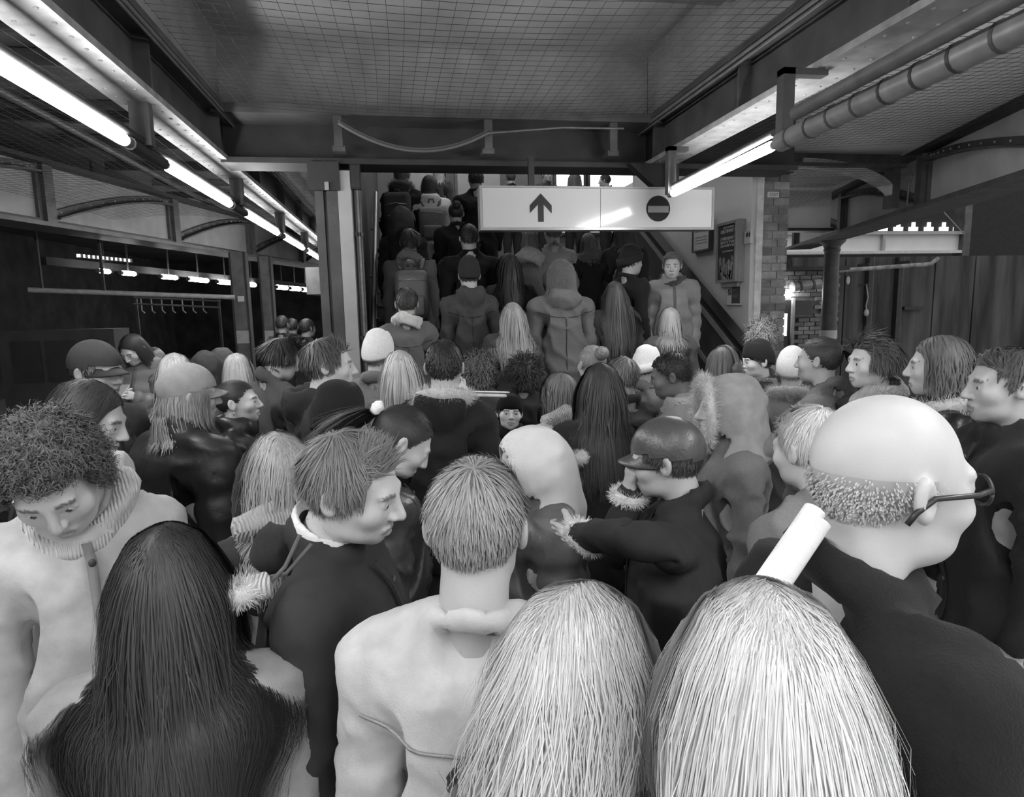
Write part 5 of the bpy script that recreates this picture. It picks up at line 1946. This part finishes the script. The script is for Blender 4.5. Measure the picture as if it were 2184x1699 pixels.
# ------------------------------------------------------------------ open side beyond the brick pillar
# sunlit parapet girder
p, q, t = PY(1660, 495, 16.0), PY(2046, 494, 16.0), PY(1675, 543, 16.0)
bz1, bz0 = p[2], t[2]
e = empty('parapet_girder', ((p[0] + q[0]) / 2, 16, bz0), 'sunlit pale parapet girder crossing behind the round column', 'parapet')
x0, x1 = p[0] - 1.0, q[0]
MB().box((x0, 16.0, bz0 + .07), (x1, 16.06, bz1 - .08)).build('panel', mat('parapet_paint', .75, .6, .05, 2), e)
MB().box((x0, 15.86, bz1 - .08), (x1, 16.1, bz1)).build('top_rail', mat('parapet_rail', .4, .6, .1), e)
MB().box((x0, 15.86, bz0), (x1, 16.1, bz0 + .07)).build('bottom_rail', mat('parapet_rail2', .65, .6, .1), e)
for px in (1880,):
    c0 = PY(px, 520, 16.0)
    MB().box((c0[0] - .04, 15.9, bz0 + .07), (c0[0] + .04, 16.0, bz1 - .08)).build('stiffener', MATS['parapet_rail'], e)
MB().box((x1, 15.85, bz0 - .1), (x1 + .22, 16.2, bz1 + .7)).box((x1, 15.85, -1.2), (x1 + .22, 16.2, bz0 - .1)).build('end_post', M_IRON, e)
MB().box((x0 + .3, 15.9, -1.2), (x0 + .7, 16.2, bz0)).build('pier', M_DARK, e)
MB().tube([PY(2010, 449, 15.8), PY(2057, 500, 15.8)], .014, 6).build('guy_wire', M_IRON_L, e)
# far T-shaped lights
for i, px in enumerate((1712, 1884, 1917, 1949, 1982, 2014, 2044)):
    nth = ['opening nearest the brick pillar', 'first opening past the round column', 'second opening past the round column', 'third opening past the round column', 'fourth opening past the round column', 'fifth opening past the round column', 'opening nearest the end post'][i]
    c0 = PY(px, 488, 18.5)
    e = empty('skylight', tuple(c0), 'small lit T-shaped ' + nth + ' above the pale parapet', 'window', 'lit openings above the parapet')
    b = MB().box((c0[0] - .15, 18.5, c0[2] - .06), (c0[0] + .15, 18.55, c0[2] + .06)).build('pane', emit('far_daylight', .8), e)
    MB().box((c0[0] - .05, 18.5, c0[2] + .06), (c0[0] + .05, 18.55, c0[2] + .2)).build('pane', MATS['far_daylight'], e)
    MB().box((c0[0] - .17, 18.52, c0[2] - .1), (c0[0] + .17, 18.6, c0[2] - .06)).build('sill', M_IRON, e)
structure('wall_far_roof', MB().box((6, 18.6, 2.5), (24, 18.8, 7.5)), mat('far_roof_dark', .02, .9, .2))
# retaining wall of stained concrete panels
rw = empty('wall_retaining', (12, 14.6, 0), kind='structure')
xs = [PY(px, 640, 14.6)[0] for px in (1690, 1800, 1856, 1915, 1990, 2075, 2200, 2400)]
for a, b in zip(xs[:-1], xs[1:]):
    MB().box((a + .02, 14.6, -1.2), (b - .02, 14.75, 2.92)).build('concrete_panel', M_CONC, rw)
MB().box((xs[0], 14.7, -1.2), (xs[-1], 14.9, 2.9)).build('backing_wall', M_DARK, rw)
for px in (1852, 1915):
    c0 = PY(px, 640, 14.5)
    MB().box((c0[0] - .06, 14.45, -1.2), (c0[0] + .06, 14.6, 2.9)).build('post', M_IRON_D, rw)
    MB().box((c0[0] + .09, 14.5, -1.2), (c0[0] + .12, 14.6, 2.9)).build('post_edge', M_IRON, rw)
c0 = PY(1950, 657, 14.5)
MB().box((c0[0] - .27, 14.5, c0[2] - .04), (c0[0] + .27, 14.6, c0[2] + .04)).build('ledge', M_IRON_D, rw)
# drain pipe and hanging rope
p, q, r_ = PY(1690, 584, 13.9), PY(1985, 563, 14.0), PY(2000, 551, 14.05)
e = empty('drain_pipe', tuple((p + q) / 2), 'long rusty drain pipe sloping under the pale parapet', 'pipe')
MB().tube([p, q, r_], .05, 10).build('pipe', mat('rusty_pipe', .22, .7, .5, 8), e)
for t in (.25, .55, .85):
    c0 = p * (1 - t) + q * t
    MB().box((c0[0] - .03, c0[1], c0[2] + .0), (c0[0] + .03, c0[1] + .4, c0[2] + .12)).build('pipe_bracket', M_IRON_D, e)
p = PY(1848, 607, 14.35)
e = empty('hanging_rope', tuple(p), 'pale rope with a knotted end hanging on the retaining wall', 'rope')
pts = [p + np.array([.0, 0, 0]), p + np.array([.06, 0, -.3]), p + np.array([.02, 0, -.5]), p + np.array([.04, 0, -.62])]
MB().box((p[0] - .02, 14.33, p[2] - .01), (p[0] + .02, 14.62, p[2] + .02)).build('hook', M_IRON, e)
MB().tube(pts, .014, 6).build('rope', mat('rope', .35, .9, .2), e)
b = MB(); v, qd = ball(pts[-1] - Z3 * .05, (.06, .05, .09), 10, 8); b.add(v, qd.tolist(), True); b.build('knot', mat('rope', .35), e)
p = PY(1809, 598, 14.3)
e = empty('wall_tag', tuple(p), 'small pale oval tag on the retaining wall near the round column', 'tag')
b = MB(); v, qd = ball(p, (.05, .02, .1), 12, 8); b.add(v, qd.tolist(), True); b.build('tag', mat('tag_pale', .4), e)
b = MB().tube([p + Z3 * .08, p + Z3 * .25 + np.array([0, .25, 0])], .008, 6); b.build('wire', M_IRON_D, e)

# brick hut with lamp, door post and dark window
p, q = PY(1655, 700, 11.0), PY(1762, 700, 11.0)
hx0, hx1 = p[0], q[0] + .25
ht = empty('brick_hut', ((hx0 + hx1) / 2, 11.2, 0), 'brick hut with a dark window behind the brick pillar', 'hut')
MB().box((hx0 + .02, 11.08, 0), (hx1 - .02, 11.6, 2.45)).build('core', M_MORT, ht)
bb = [MB() for _ in M_BRICKS]
wn = [PY(*c, 11.0) for c in ((1695, 641), (1732, 671))]
dn = [PY(*c, 11.0) for c in ((1671, 640), (1684, 750))]
z = .0; row = 0
while z < 2.4:
    x = hx0 - (.11 if row % 2 else 0)
    while x < hx1:
        a, b = max(x, hx0), min(x + .215, hx1)
        if b - a > .03 and not (a < wn[1][0] and b > wn[0][0] and z + .07 > wn[1][2] and z < wn[0][2]) and not (a < dn[1][0] and b > dn[0][0] and z < dn[0][2]):
            bb[rng.integers(0, 4)].box((a, 11.0 + rng.uniform(0, .006), z), (b - .01, 11.1, z + .066))
        x += .225
    z += .0765; row += 1
for mb, m in zip(bb, M_BRICKS):
    o = mb.build('brickwork', m, ht); o['kind'] = 'stuff'
MB().box((wn[0][0], 11.03, wn[1][2]), (wn[1][0], 11.06, wn[0][2])).build('window_pane', mat('dark_pane', .01, .15, .1), ht)
MB().box((wn[0][0] - .02, 10.98, wn[1][2] - .03), (wn[1][0] + .02, 11.05, wn[1][2])).build('window_sill', M_IRON, ht)
MB().box((dn[0][0], 11.01, 0), (dn[1][0], 11.03, dn[0][2])).build('doorway', M_BLACK, ht)
MB().box((dn[1][0], 10.96, 0), (dn[1][0] + .05, 11.04, dn[0][2] + .04)).build('door_post', M_IRON_L, ht)
c0 = PY(1676, 692, 10.95)
MB().box((c0[0] - .05, 10.93, c0[2] - .2), (c0[0] + .01, 10.96, c0[2] + .2)).build('lit_strip', emit('strip_glow', 1.2), ht)
MB().box((hx0 - .1, 10.9, 2.45), (hx1 + .1, 11.7, 2.52)).build('roof_slab', M_IRON_D, ht)
c0 = PY(1681, 628, 10.9)
e = empty('bulkhead_lamp', tuple(c0), 'small glaring lamp at the edge of the brick pillar', 'lamp')
b = MB(); v, qd = ball(c0, (.07, .06, .07), 16, 10); b.add(v, qd.tolist(), True); b.build('globe', emit('globe_glow', 30), e)
MB().box((c0[0] - .03, 10.92, c0[2] - .03), (c0[0] + .03, 11.0, c0[2] + .03)).build('bracket', M_IRON, e)
# ducts above the hut
p, q = PY(1690, 612, 10.85), PY(1758, 603, 10.85)
e = empty('duct', tuple((p + q) / 2), 'round galvanised duct between the pillar and the round column', 'duct')
MB().tube([p, q], .09, 14).build('duct_pipe', M_GALV, e)
for t in (.2, .6, .9):
    c0 = p * (1 - t) + q * t
    MB().tube([c0 - (q - p) / np.linalg.norm(q - p) * .02, c0 + (q - p) / np.linalg.norm(q - p) * .02], .1, 14).box((c0[0] - .02, 10.86, c0[2] - .02), (c0[0] + .02, 11.02, c0[2] + .02)).build('duct_band', M_IRON, e)
# ------------------------------------------------------------------ pigeon nets
def net(x0, x1, y0, y1, zf, label, cell=0.078, r=0.0013, seed=1, edge=None):
    mb_v, mb_q = [], []
    n = [0]
    def line(P):
        P = np.asarray(P)
        T = np.gradient(P, axis=0); T /= np.linalg.norm(T, axis=1, keepdims=True)
        a = np.cross(T, [0, 0, 1.0]); a /= np.linalg.norm(a, axis=1, keepdims=True)
        b = np.cross(T, a)
        ring = [P + r * (a * math.cos(t) + b * math.sin(t)) for t in (0.5, 2.6, 4.7)]
        V = np.stack(ring, 1).reshape(-1, 3)
        m = len(P)
        i = np.arange(m - 1)
        for k in range(3):
            k2 = (k + 1) % 3
            mb_q.append(np.stack([i * 3 + k, i * 3 + 3 + k, i * 3 + 3 + k2, i * 3 + k2], 1) + n[0])
        mb_v.append(V); n[0] += len(V)
    for x in np.arange(x0, x1 + .01, cell):
        ys = np.arange(y0, y1 + .01, cell * 3)
        if edge: ys = ys[x < edge(ys)]
        if len(ys) < 2: continue
        X = x + 0.012 * np.sin(ys * 2.1 + x * 5)
        line(np.stack([X, ys, zf(X, ys)], 1))
    for y in np.arange(y0, y1 + .01, cell):
        xs_ = np.arange(x0, (min(x1, edge(y)) if edge else x1) + .01, cell * 3)
        if len(xs_) < 2: continue
        Yy = y + 0.012 * np.sin(xs_ * 2.3 + y * 4)
        line(np.stack([xs_, Yy, zf(xs_, Yy)], 1))
    o = link('pigeon_net', arr_mesh('pigeon_net', np.concatenate(mb_v), np.concatenate(mb_q), False), M_NET)
    tag(o, label, 'net', kind='thing')
    return o
net(-1.1, 1.95, 1.0, 5.1, lambda x, y: 3.36 - 0.05 * np.sin((x + 1.1) / 3.05 * np.pi) + 0 * y, 'fine pigeon net stretched below the ceiling between the two lamp girders')
net(2.32, 5.3, 1.6, 5.42, lambda x, y: 3.16 + (x - 2.3) * 0.06 + 0.02 * np.sin(y * 1.7), 'fine pigeon net slung beside the pale banded conduit', seed=2, edge=lambda y: 5.508 + (y - 5.8) * .347 - .34)
net(3.82, 5.6, 5.46, 8.8, lambda x, y: 3.2 + 0.02 * np.sin(y * 1.7), 'smaller pigeon net between the brick pillar and the curved knee', seed=6, edge=lambda y: 5.508 + (y - 5.8) * .347 - .34)
net(-3.4, -1.45, 2.0, 8.9, lambda x, y: 3.08 + 0.02 * np.sin(y * 1.7) - 0.03 * np.sin(x * 3), 'fine pigeon net over the track side of the platform', seed=3)
net(-1.2, -0.62, 5.55, 9.6, lambda x, y: 3.2 + 0.02 * np.sin(y * 2), 'small piece of pigeon net beside the head of the dark column', seed=4)
# ------------------------------------------------------------------ the crowd
# nearest row
pA = Pn(1010, 985, 'man with short grey-fair hair and pale smooth jacket seen from behind at the centre front', Y=1.04, yaw=8, hair=('short', .30), skin=.44, coat=('short', .52), collar='crew', fab='cotton', res='n', head=(10, 4, 0), seed=11)
seams(pA, .30, BACK)
pB = Pn(345, 1128, 'young woman with very long dark hair over a grey jacket, seen from behind', Y=1.15, yaw=-4, sex='f', hair=('long', .045), skin=.45, coat=('short', .30), collar='crew', fab='cotton', res='n', hairL=.62, seed=13, pose='down', hairn=(6500, 10, .0018))
pC = Pn(1640, 1258, 'nearest fair-haired woman, big dome of pale hair filling the lower corner', Y=.55, yaw=40, sex='f', hair=('long', .74), skin=.45, coat=('short', .10), collar='crew', res='n', hairL=.5, head=(-25, 8, 0), girth=.9, seed=15, reach={1: (1648, 1690, .74)}, hairn=(9500, 8, .0012))
pD = Pn(1232, 1258, 'second fair-haired woman, in black jacket, between the pale-jacketed man and the nearest fair hair', Y=.70, yaw=70, sex='f', hair=('wavy', .62), skin=.45, coat=('short', .015), res='n', hairL=.42, head=(-20, 10, 0), girth=.85, seed=17, hairn=(7500, 8, .0013))
def roll_of_paper():
    a, b = PY(1590, 1305, .715), PY(1738, 1088, .76)
    d = (b - a) / np.linalg.norm(b - a)
    a = a - d * .16
    e = empty('rolled_paper', tuple(a), 'white rolled-up paper held up in front of the dark coat of the bald man', 'paper')
    rs = []
    for r, off, t in ((.0145, .0, .8), (.0125, .012, .7)):
        n = np.cross(d, ray(1660, 1190)); n /= np.linalg.norm(n)
        MB().tube([a - n * off * 1.2, b - n * off * 1.2 - d * off * .8], r, 18).build('paper_sheet', tone_mat('cotton', t), e)
roll_of_paper()
pE = Pn(1885, 842, 'bald man in glasses and dark coat turned sideways at the picture edge', Y=.78, yaw=88, hair=('fringe', .5), skin=.52, coat=('short', .019), collar='collar', res='n', head=(4, 2, 0), seed=19)
glasses(pE, 'thin dark glasses worn by the bald man')
pF = Pn(78, 886, 'curly-haired man in pale buttoned jacket and ribbed scarf looking down', Y=1.42, yaw=150, hair=('curly', .10), dh=.03, skin=.52, coat=('short', .46), collar='hood', fab='cotton', res='n', head=(15, 35, 8), hairL=.05, seed=21, girth=.86, extras=[('scarf', .6, .036)])
pG = Pn(745, 925, 'man with side-parted brown hair and white shirt collar facing sideways in a dark jacket', Y=1.32, yaw=100, hair=('short', .17), skin=.55, coat=('short', .034), collar='collar', fab='cotton', res='n', head=(8, 14, 6), pose='down', extras=[('shirt_collar', .75)], seed=23, hairL=.07)
def pompom():
    c = PY(508, 1264, 1.17)
    e = empty('pompom', tuple(c), 'pale fluffy pompom tassel hanging on a cord behind the side-parted man', 'tassel')
    v, q, t = fur_ring((0, 0, 0), .014, .02, 420, .022, 77)
    link('fluffy_ball', arr_mesh('fluffy_ball', v, q, True, t), tone_mat('fur', .78), e)
    b = PY(572, 1246, 1.2)
    MB().tube([c + (b - c) * .3, c + (b - c) * .5, c + (b - c) * .95, b], [.018, .023, .025, .014], 14).build('knitted_end', tone_mat('knit', .62), e)
    k = PY(640, 1140, 1.24)
    MB().tube([b, b * .5 + k * .5 - Z3 * .015, k], .004, 8).build('cord', tone_mat('cotton', .12), e)
    b2 = b + np.array([0, .01, .01])
    MB().tube([b2, b2 * .5 + k * .5 - Z3 * .035, k + np.array([.02, 0, -.02])], .004, 8).build('cord', tone_mat('cotton', .12), e)
pompom()
pH = Pn(590, 925, 'woman with tousled light wavy hair and fur cuffs, back turned, walking', Y=1.72, yaw=-25, sex='f', hair=('wavy', .38), skin=.5, coat=('short', .045), collar='hood', res='n', hairL=.34, pose='carry2', extras=[('cuffs', .72), ('scarf', .42, .05)], seed=25)
pI = Pn(1425, 900, 'person in shiny dark baseball cap and black coat with pale fur cuffs', Y=1.72, yaw=-68, hair=('short', .05), skin=.4, coat=('short', .022), collar='collar', fab='cotton', res='n', hat='cap', head=(10, 8, 0), reach={-1: (1262, 1135, 1.52, (-.7, .1, .3)), 1: (1345, 1040, 1.75)}, extras=[('cap', .07, 'leather'), ('cuffs', .75)], seed=27)
pJ = Pn(1122, 914, 'person in a pale puffy hood with a round bobble at its back', Y=2.05, yaw=-95, sex='f', hair=None, skin=.5, coat=('puffer', .10), collar='high', res='n', hat='hood', head=(0, 12, 0), extras=[('hood', .58, 'shell'), ('bobble', .62, (-.16, -.05))], seed=29, dh=.02)
pK = Pn(1735, 868, 'white-haired man in mid-grey jacket just behind the bald man', Y=1.55, yaw=-15, hair=('short', .75), skin=.55, coat=('short', .20), collar='collar', res='n', head=(0, 8, 0), seed=31)
pL = Pn(712, 833, 'person in plain black beanie and black coat behind the side-parted man', Y=2.48, yaw=55, hair=('short', .05), skin=.5, coat=('short', .013), collar='high', fab='cotton', res='n', hat='beanie', pose='carry2', extras=[('beanie', .02, False)], seed=33)
pM = Pn(880, 872, 'dark-haired woman bending her head, ponytail held by a white hair tie', Y=2.08, yaw=75, sex='f', hair=('pony', .035), skin=.5, coat=('short', .053), collar='collar', fab='leather', res='n', head=(5, 34, 0), extras=[('hair_tie', .85)], hairL=.26, seed=35)
pN = Pn(1560, 800, 'person in grey coat under a pale furry hood, hidden face', Y=2.3, yaw=-80, hair=None, skin=.5, coat=('short', .17), collar='hood', res='m', hat='hood', extras=[('hood', .30), ('hood_trim', .62)], seed=37, dh=.02)

# the one sharp face in the middle of the crowd
pFace = Pn(1087, 846, 'woman in black beanie with a sharp face looking straight out of the crowd', Y=3.72, yaw=176, sex='f', hair=('short', .03), skin=.74, coat=('short', .022), collar='high', res='x', hat='beanie', head=(6, -9, -4), extras=[('beanie', .012, False, .012)], seed=41,
           pose=((.55, .5, .25), (-.1, .35, .9), (-.1, -.05, -1), (0, .18, -1)))
w_, f_ = wrist_pos(pFace['pose'], 1, .09)
v_, q_ = rbox((0, 0, 0), (.26, .05, .012), .006, .012)
v_ = v_ + np.array([-.02, 0, -.07]) + w_ + np.array([0, .03, .0])
v2, q2 = rbox((0, 0, 0), (.22, .045, .006), .005, .012)
v2 = v2 + np.array([-.08, .005, -.048]) + w_ + np.array([0, .03, .0])
worn(pFace, 'newspaper', 'white folded newspaper held up by the woman in the black beanie', 'newspaper', [('folded_sheets', v_, q_, tone_mat('cotton', .8), False, None), ('top_sheet', v2, q2, tone_mat('cotton', .85), False, None)])

# second band
Pn(945, 726, 'man with close-cropped dark hair seen from behind, white fur at his collar', Y=2.9, yaw=12, hair=('short', .03), skin=.45, coat=('short', .026), collar='hood', hairL=.03, extras=[('fur_collar', .70)], seed=43)
Pn(803, 716, 'person in plain white knitted hat near the foot of the column', Y=3.9, yaw=25, hair=('short', .3), skin=.5, coat=('short', .2), hat='beanie', extras=[('beanie', .82, False)], seed=45)
Pn(852, 748, 'woman with straight pale blonde hair over a grey coat, below the white knitted hat', Y=3.32, yaw=5, sex='f', hair=('long', .62), skin=.5, coat=('short', .16), hairL=.36, seed=47)
Pn(688, 722, 'tall dark-coated man in profile with brushed-back hair and a lowered hood', Y=2.98, yaw=88, hair=('short', .10), skin=.60, coat=('short', .030), collar='hood', fab='cotton', hairL=.07, seed=49)
Pn(602, 722, 'curly-haired man in dark jacket in front of the far grey column', Y=3.98, yaw=40, hair=('mop', .05), skin=.55, coat=('short', .10), head=(10, 20, 0), hairL=.11, pose='carry', seed=51)
pS = Pn(492, 812, 'woman in profile with sleek dark bun, earring and black coat', Y=3.35, yaw=86, sex='f', hair=('bun', .03), skin=.68, coat=('short', .022), collar='high', fab='leather', res='x', head=(4, -4, 0), extras=[('earring',)], seed=53)
Pn(503, 754, 'woman with straight pale bob seen from behind near the far grey column', Y=4.5, yaw=0, sex='f', hair=('bob', .70), skin=.5, coat=('short', .060), hairL=.27, seed=55)
Pn(390, 783, 'person in pale baseball cap and thick black quilted jacket with a high collar', Y=2.75, yaw=42, hair=('long', .35), sex='m', skin=.48, coat=('puffer', .022), collar='high', fab='shell', res='n', hat='cap', hairL=.2, head=(20, 2, 0), extras=[('cap', .34)], seed=57, girth=1.08, quilt=.145)
Pn(369, 754, 'woman with long bright blonde hair just behind the pale baseball cap', Y=3.75, yaw=-8, sex='f', hair=('long', .68), skin=.5, coat=('short', .1), hairL=.34, seed=59)
pT = Pn(274, 716, 'young woman in grey quilted jacket looking down at her phone by the track', Y=5.7, yaw=192, sex='f', hair=('long', .05), skin=.55, coat=('puffer', .20), collar='hood', pose='phone', head=(10, 32, 0), res='x', hairL=.34, extras=[('shirt_collar', .7)], trousers=.012, seed=61)
phone(pT, 'lit phone held in both hands by the young woman in the grey quilted jacket')
Pn(195, 733, 'man in dark flat cap facing sideways, behind the long dark-haired woman', Y=3.1, yaw=120, hair=('short', .08), skin=.40, coat=('short', .038), hat='cap', collar='collar', extras=[('cap', .05)], head=(-10, 6, 0), seed=63)
Pn(185, 812, 'woman with long dark hair covering her cheek, in profile at the picture edge', Y=2.14, yaw=84, sex='f', hair=('long', .05), skin=.5, coat=('short', .030), hairL=.42, res='n', head=(6, 16, 0), seed=65)
Pn(437, 750, 'person in dark rounded hood beside the bright blonde woman', Y=5.1, yaw=10, hair=None, coat=('short', .038), collar='hood', hat='hood', extras=[('hood', .055)], res='f', seed=67, dh=.02)
Pn(472, 742, 'taller person in lighter grey hood between the dark hood and the pale bob', Y=5.6, yaw=-12, hair=None, coat=('short', .053), collar='hood', hat='hood', extras=[('hood', .09)], res='f', seed=69, dh=.02)
for px, py, Y, yw, lb in ((600, 673, 9.4, 20, 'distant man with cropped hair, farthest from the dark column'), (622, 679, 10.2, 0, 'distant person in the middle of three by the dark column'), (652, 680, 8.7, 40, 'distant broad man close beside the dark column')):
    Pn(px, py, lb, Y=Y, yaw=yw, hair=('short', .05), coat=('short', .038), res='f')
Pn(1118, 766, 'person with a large dark cloud of curly hair behind the black-beanie woman', Y=4.5, yaw=20, sex='f', hair=('afro', .04), skin=.3, coat=('short', .038), hairL=.11, seed=71)
Pn(1283, 776, 'woman with smooth long charcoal hair hanging straight down her back', Y=2.75, yaw=0, sex='f', hair=('long', .055), skin=.5, coat=('short', .022), res='n', hairL=.5, seed=73)
Pn(1196, 795, 'woman in pale coat and ribbed scarf beside the long charcoal hair', Y=3.2, yaw=-25, sex='f', hair=('wavy', .18), skin=.5, coat=('short', .55), collar='collar', hairL=.2, extras=[('scarf', .55, .045)], seed=75)
Pn(1265, 737, 'woman with light brown bun seen from behind at the stair foot', Y=3.85, yaw=-10, sex='f', hair=('bun', .28), skin=.5, coat=('short', .068), seed=77)
Pn(1430, 752, 'dark-skinned man with close black hair and a grey scarf, head bowed', Y=3.05, yaw=-62, hair=('buzz', .02), skin=.13, coat=('short', .26), head=(0, 14, 0), extras=[('scarf', .40)], seed=79)
Pn(1376, 748, 'person in bright white cuffed knitted hat behind the bowed man', Y=4.1, yaw=60, hair=('short', .1), coat=('short', .18), hat='beanie', extras=[('beanie', .80, True)], seed=81)
pHd = Pn(1543, 740, 'woman with mid-brown hair wearing big headphones, in profile', Y=3.42, yaw=74, sex='f', hair=('bob', .15), skin=.5, coat=('short', .038), hairL=.2, seed=83)
headphones(pHd, 'big dark over-ear headphones on the brown-haired woman', .10)
Pn(1622, 735, 'man in dark ribbed beanie in sharp profile before the brick pillar', Y=4.0, yaw=-86, hair=('short', .04), skin=.62, coat=('short', .038), collar='hood', res='x', hat='beanie', extras=[('beanie', .03, False), ('scarf', .22, .035)], seed=85)
Pn(1690, 752, 'person in fluffy white round hat next to the ribbed beanie', Y=3.45, yaw=35, sex='f', hair=('short', .4), skin=.5, coat=('short', .3), hat='beanie', extras=[('beanie', .85, False), ('fur_collar', .6)], seed=87)
Pn(1758, 719, 'woman with dark swept-back ponytail in mid-grey coat beside the fluffy white hat', Y=2.98, yaw=-40, sex='f', hair=('pony', .05), skin=.5, coat=('short', .20), hairL=.2, seed=89)
Pn(1872, 717, 'person with feathered dark hair in profile, pale scarf at the throat', Y=2.66, yaw=-84, sex='f', hair=('mop', .10), skin=.62, coat=('short', .038), collar='collar', extras=[('scarf', .62)], hairL=.12, seed=91)
Pn(2020, 717, 'woman with loose hair and pale fur hood over a black leather jacket', Y=2.25, yaw=-55, sex='f', hair=('wavy', .14), skin=.55, coat=('short', .011), fab='leather', collar='hood', hairL=.2, extras=[('fur_collar', .72)], seed=93)
Pn(1626, 686, 'tall person with pale curly hair against the brick pillar', Y=4.45, yaw=30, hair=('curly', .36), skin=.5, coat=('short', .16), hairL=.08, seed=95)
Pn(1330, 762, 'person with grey cropped hair in dark coat right of the light brown bun', Y=3.35, yaw=-30, hair=('short', .2), coat=('short', .060), seed=97)
Pn(1020, 760, 'woman with frizzy grey-brown hair in front of the first steps', Y=4.3, yaw=15, sex='f', hair=('curly', .14), coat=('short', .060), hairL=.1, seed=99)

# climbing the stairs, all seen from behind
S = lambda px, py, H, lb, **k: Pn(px, py, lb, H=H, stair=True, res=k.pop('res', 'f'), **k)
pa = S(1093, 645, 1.64, 'woman with a long blonde-streaked mane on the lowest steps', yaw=0, sex='f', hair=('long', .42), coat=('short', .068), hairL=.5, res='m', seed=111)
pb = S(866, 614, 1.74, 'man with a bulky white scarf round his neck on the lower steps', yaw=0, hair=('short', .06), coat=('short', .13), extras=[('scarf', .75, .035)], res='m', seed=113)
pc = S(1000, 555, 1.76, 'person in dark beanie and thick hooded sweatshirt climbing the stairs', yaw=0, hair=('short', .05), coat=('short', .060), collar='hood', fab='cotton', hat='beanie', extras=[('beanie', .03, False)], res='m', seed=115)
pd = S(1312, 600, 1.66, 'woman with smooth waist-long brown hair on the lower steps by the balustrade', yaw=0, sex='f', hair=('long', .10), coat=('short', .045), hairL=.62, res='m', seed=117)
pe = S(1430, 655, 1.62, 'fair-haired woman on the lowest steps next to the balustrade', yaw=10, sex='f', hair=('bob', .42), coat=('short', .10), hairL=.3, res='m', seed=119)
pf = S(1196, 560, 1.78, 'broad person in heavy grey wool coat and knitted hood at mid stair', yaw=0, hair=None, coat=('short', .16), collar='hood', hat='hood', extras=[('hood', .14, 'knit')], res='m', seed=121, girth=1.15)
pg = S(1085, 540, 1.66, 'woman with long black hair climbing in front of the big grey shawl', yaw=-8, sex='f', hair=('long', .025), coat=('short', .030), hairL=.45, seed=123)
ph = S(872, 487, 1.76, 'person with shaggy dark hair in long grey coat wearing a grey backpack', yaw=0, hair=('mop', .04), coat=('long', .12), collar='collar', seed=125, extras=[('scarf', .2, .03)])
backpack(ph, 'grey backpack with pale zip on the long grey coat of a stair climber', .12, h=.2)
pi_ = S(1000, 478, 1.8, 'big man in plain black coat filling the middle of the stairs', yaw=0, hair=('short', .03), coat=('long', .011), girth=1.1, seed=127)
pj = S(1255, 497, 1.68, 'woman with tousled wavy brown hair in black coat and loop scarf on the stairs', yaw=0, sex='f', hair=('wavy', .14), coat=('long', .011), hairL=.22, extras=[('scarf', .10, .05)], seed=129)
pk = S(1130, 492, 1.72, 'person with a big grey shawl below the arrow of the sign', yaw=10, sex='f', hair=('bob', .1), coat=('long', .12), extras=[('scarf', .3, .06)], seed=131)
pl_ = S(1342, 530, 1.72, 'man in dark flat hat turning sideways near the balustrade', yaw=70, hair=('short', .03), coat=('short', .022), hat='beanie', extras=[('beanie', .03, True)], seed=133)
pm = S(1434, 538, 1.72, 'man coming down the stairs towards the crowd in a grey quilted jacket and dark scarf', yaw=195, hair=('short', .15), skin=.5, coat=('puffer', .22), collar='high', head=(10, 8, 0), res='m', quilt=.13, extras=[('scarf', .06)], seed=135)
pn = S(915, 374, 1.66, 'woman in bright white short jacket with dark hair near the top of the stairs', yaw=0, sex='f', hair=('long', .05), coat=('puffer', .72), collar='hood', hairL=.2, seed=137)
backpack(pn, 'grey rucksack carried low on the bright white jacket', .2, 'cotton', .17)
po = S(856, 350, 1.8, 'man with fur-edged hood and slung bag near the top of the stairs by the wall', yaw=15, hair=('short', .2), coat=('short', .030), collar='hood', extras=[('fur_collar', .14)], seed=139)
backpack(po, 'dark bulky rucksack on the man by the stair wall', .07, 'cotton', .24)
pp = S(1015, 360, 1.82, 'tall man in dark jacket at the top of the stairs just beside the sign', yaw=0, hair=('short', .05), coat=('short', .019), girth=1.1, seed=141)
pq = S(972, 432, 1.62, 'woman with dark topknot halfway up between the white jacket and the sign', yaw=0, sex='f', hair=('bun', .03), coat=('short', .022), seed=143)
pr_ = S(856, 446, 1.68, 'person with grey woollen hood hugging the stair wall at mid height', yaw=10, hair=None, coat=('short', .045), collar='hood', hat='hood', extras=[('hood', .07)], seed=145)
ps = S(1180, 470, 1.74, 'person in light grey mackintosh high on the stairs hidden by the sign', yaw=0, hair=('short', .1), coat=('short', .30), seed=147)
pt = S(1330, 470, 1.7, 'woman in dark parka high on the stairs under the no-entry disc', yaw=0, sex='f', hair=('bob', .06), coat=('short', .030), seed=149)
for px, py, yw, lb, hg, hs in ((935, 352, 20, 'fair-haired person already up on the landing before a bright panel', .4, 'bob'), (1090, 366, -10, 'dark-haired person on the landing above the arrow sign', .06, 'short'), (1165, 360, 160, 'person on the landing facing back towards the stairs', .1, 'short'), (1225, 366, 30, 'long-haired woman on the landing beside the lit windows', .12, 'long'), (1292, 372, -60, 'short person on the landing in profile against the lit windows', .05, 'short')):
    Pn(px, py, lb, Y=10.9, yaw=yw, hair=(hs, hg), coat=('short', .060), res='f', base=ZL)

Pn(2165, 742, 'dark-coated person cut by the picture edge beyond the bald man', Y=1.75, yaw=-70, hair=('short', .06), coat=('short', .022), res='m', seed=151)

for p_, t_ in ((pB, .14), (pH, .02), (pb, .05), (pc, .03), (pp, .01), (pi_, .006), (ps, .12), (pf, .06)):
    seams(p_, t_, BACK)
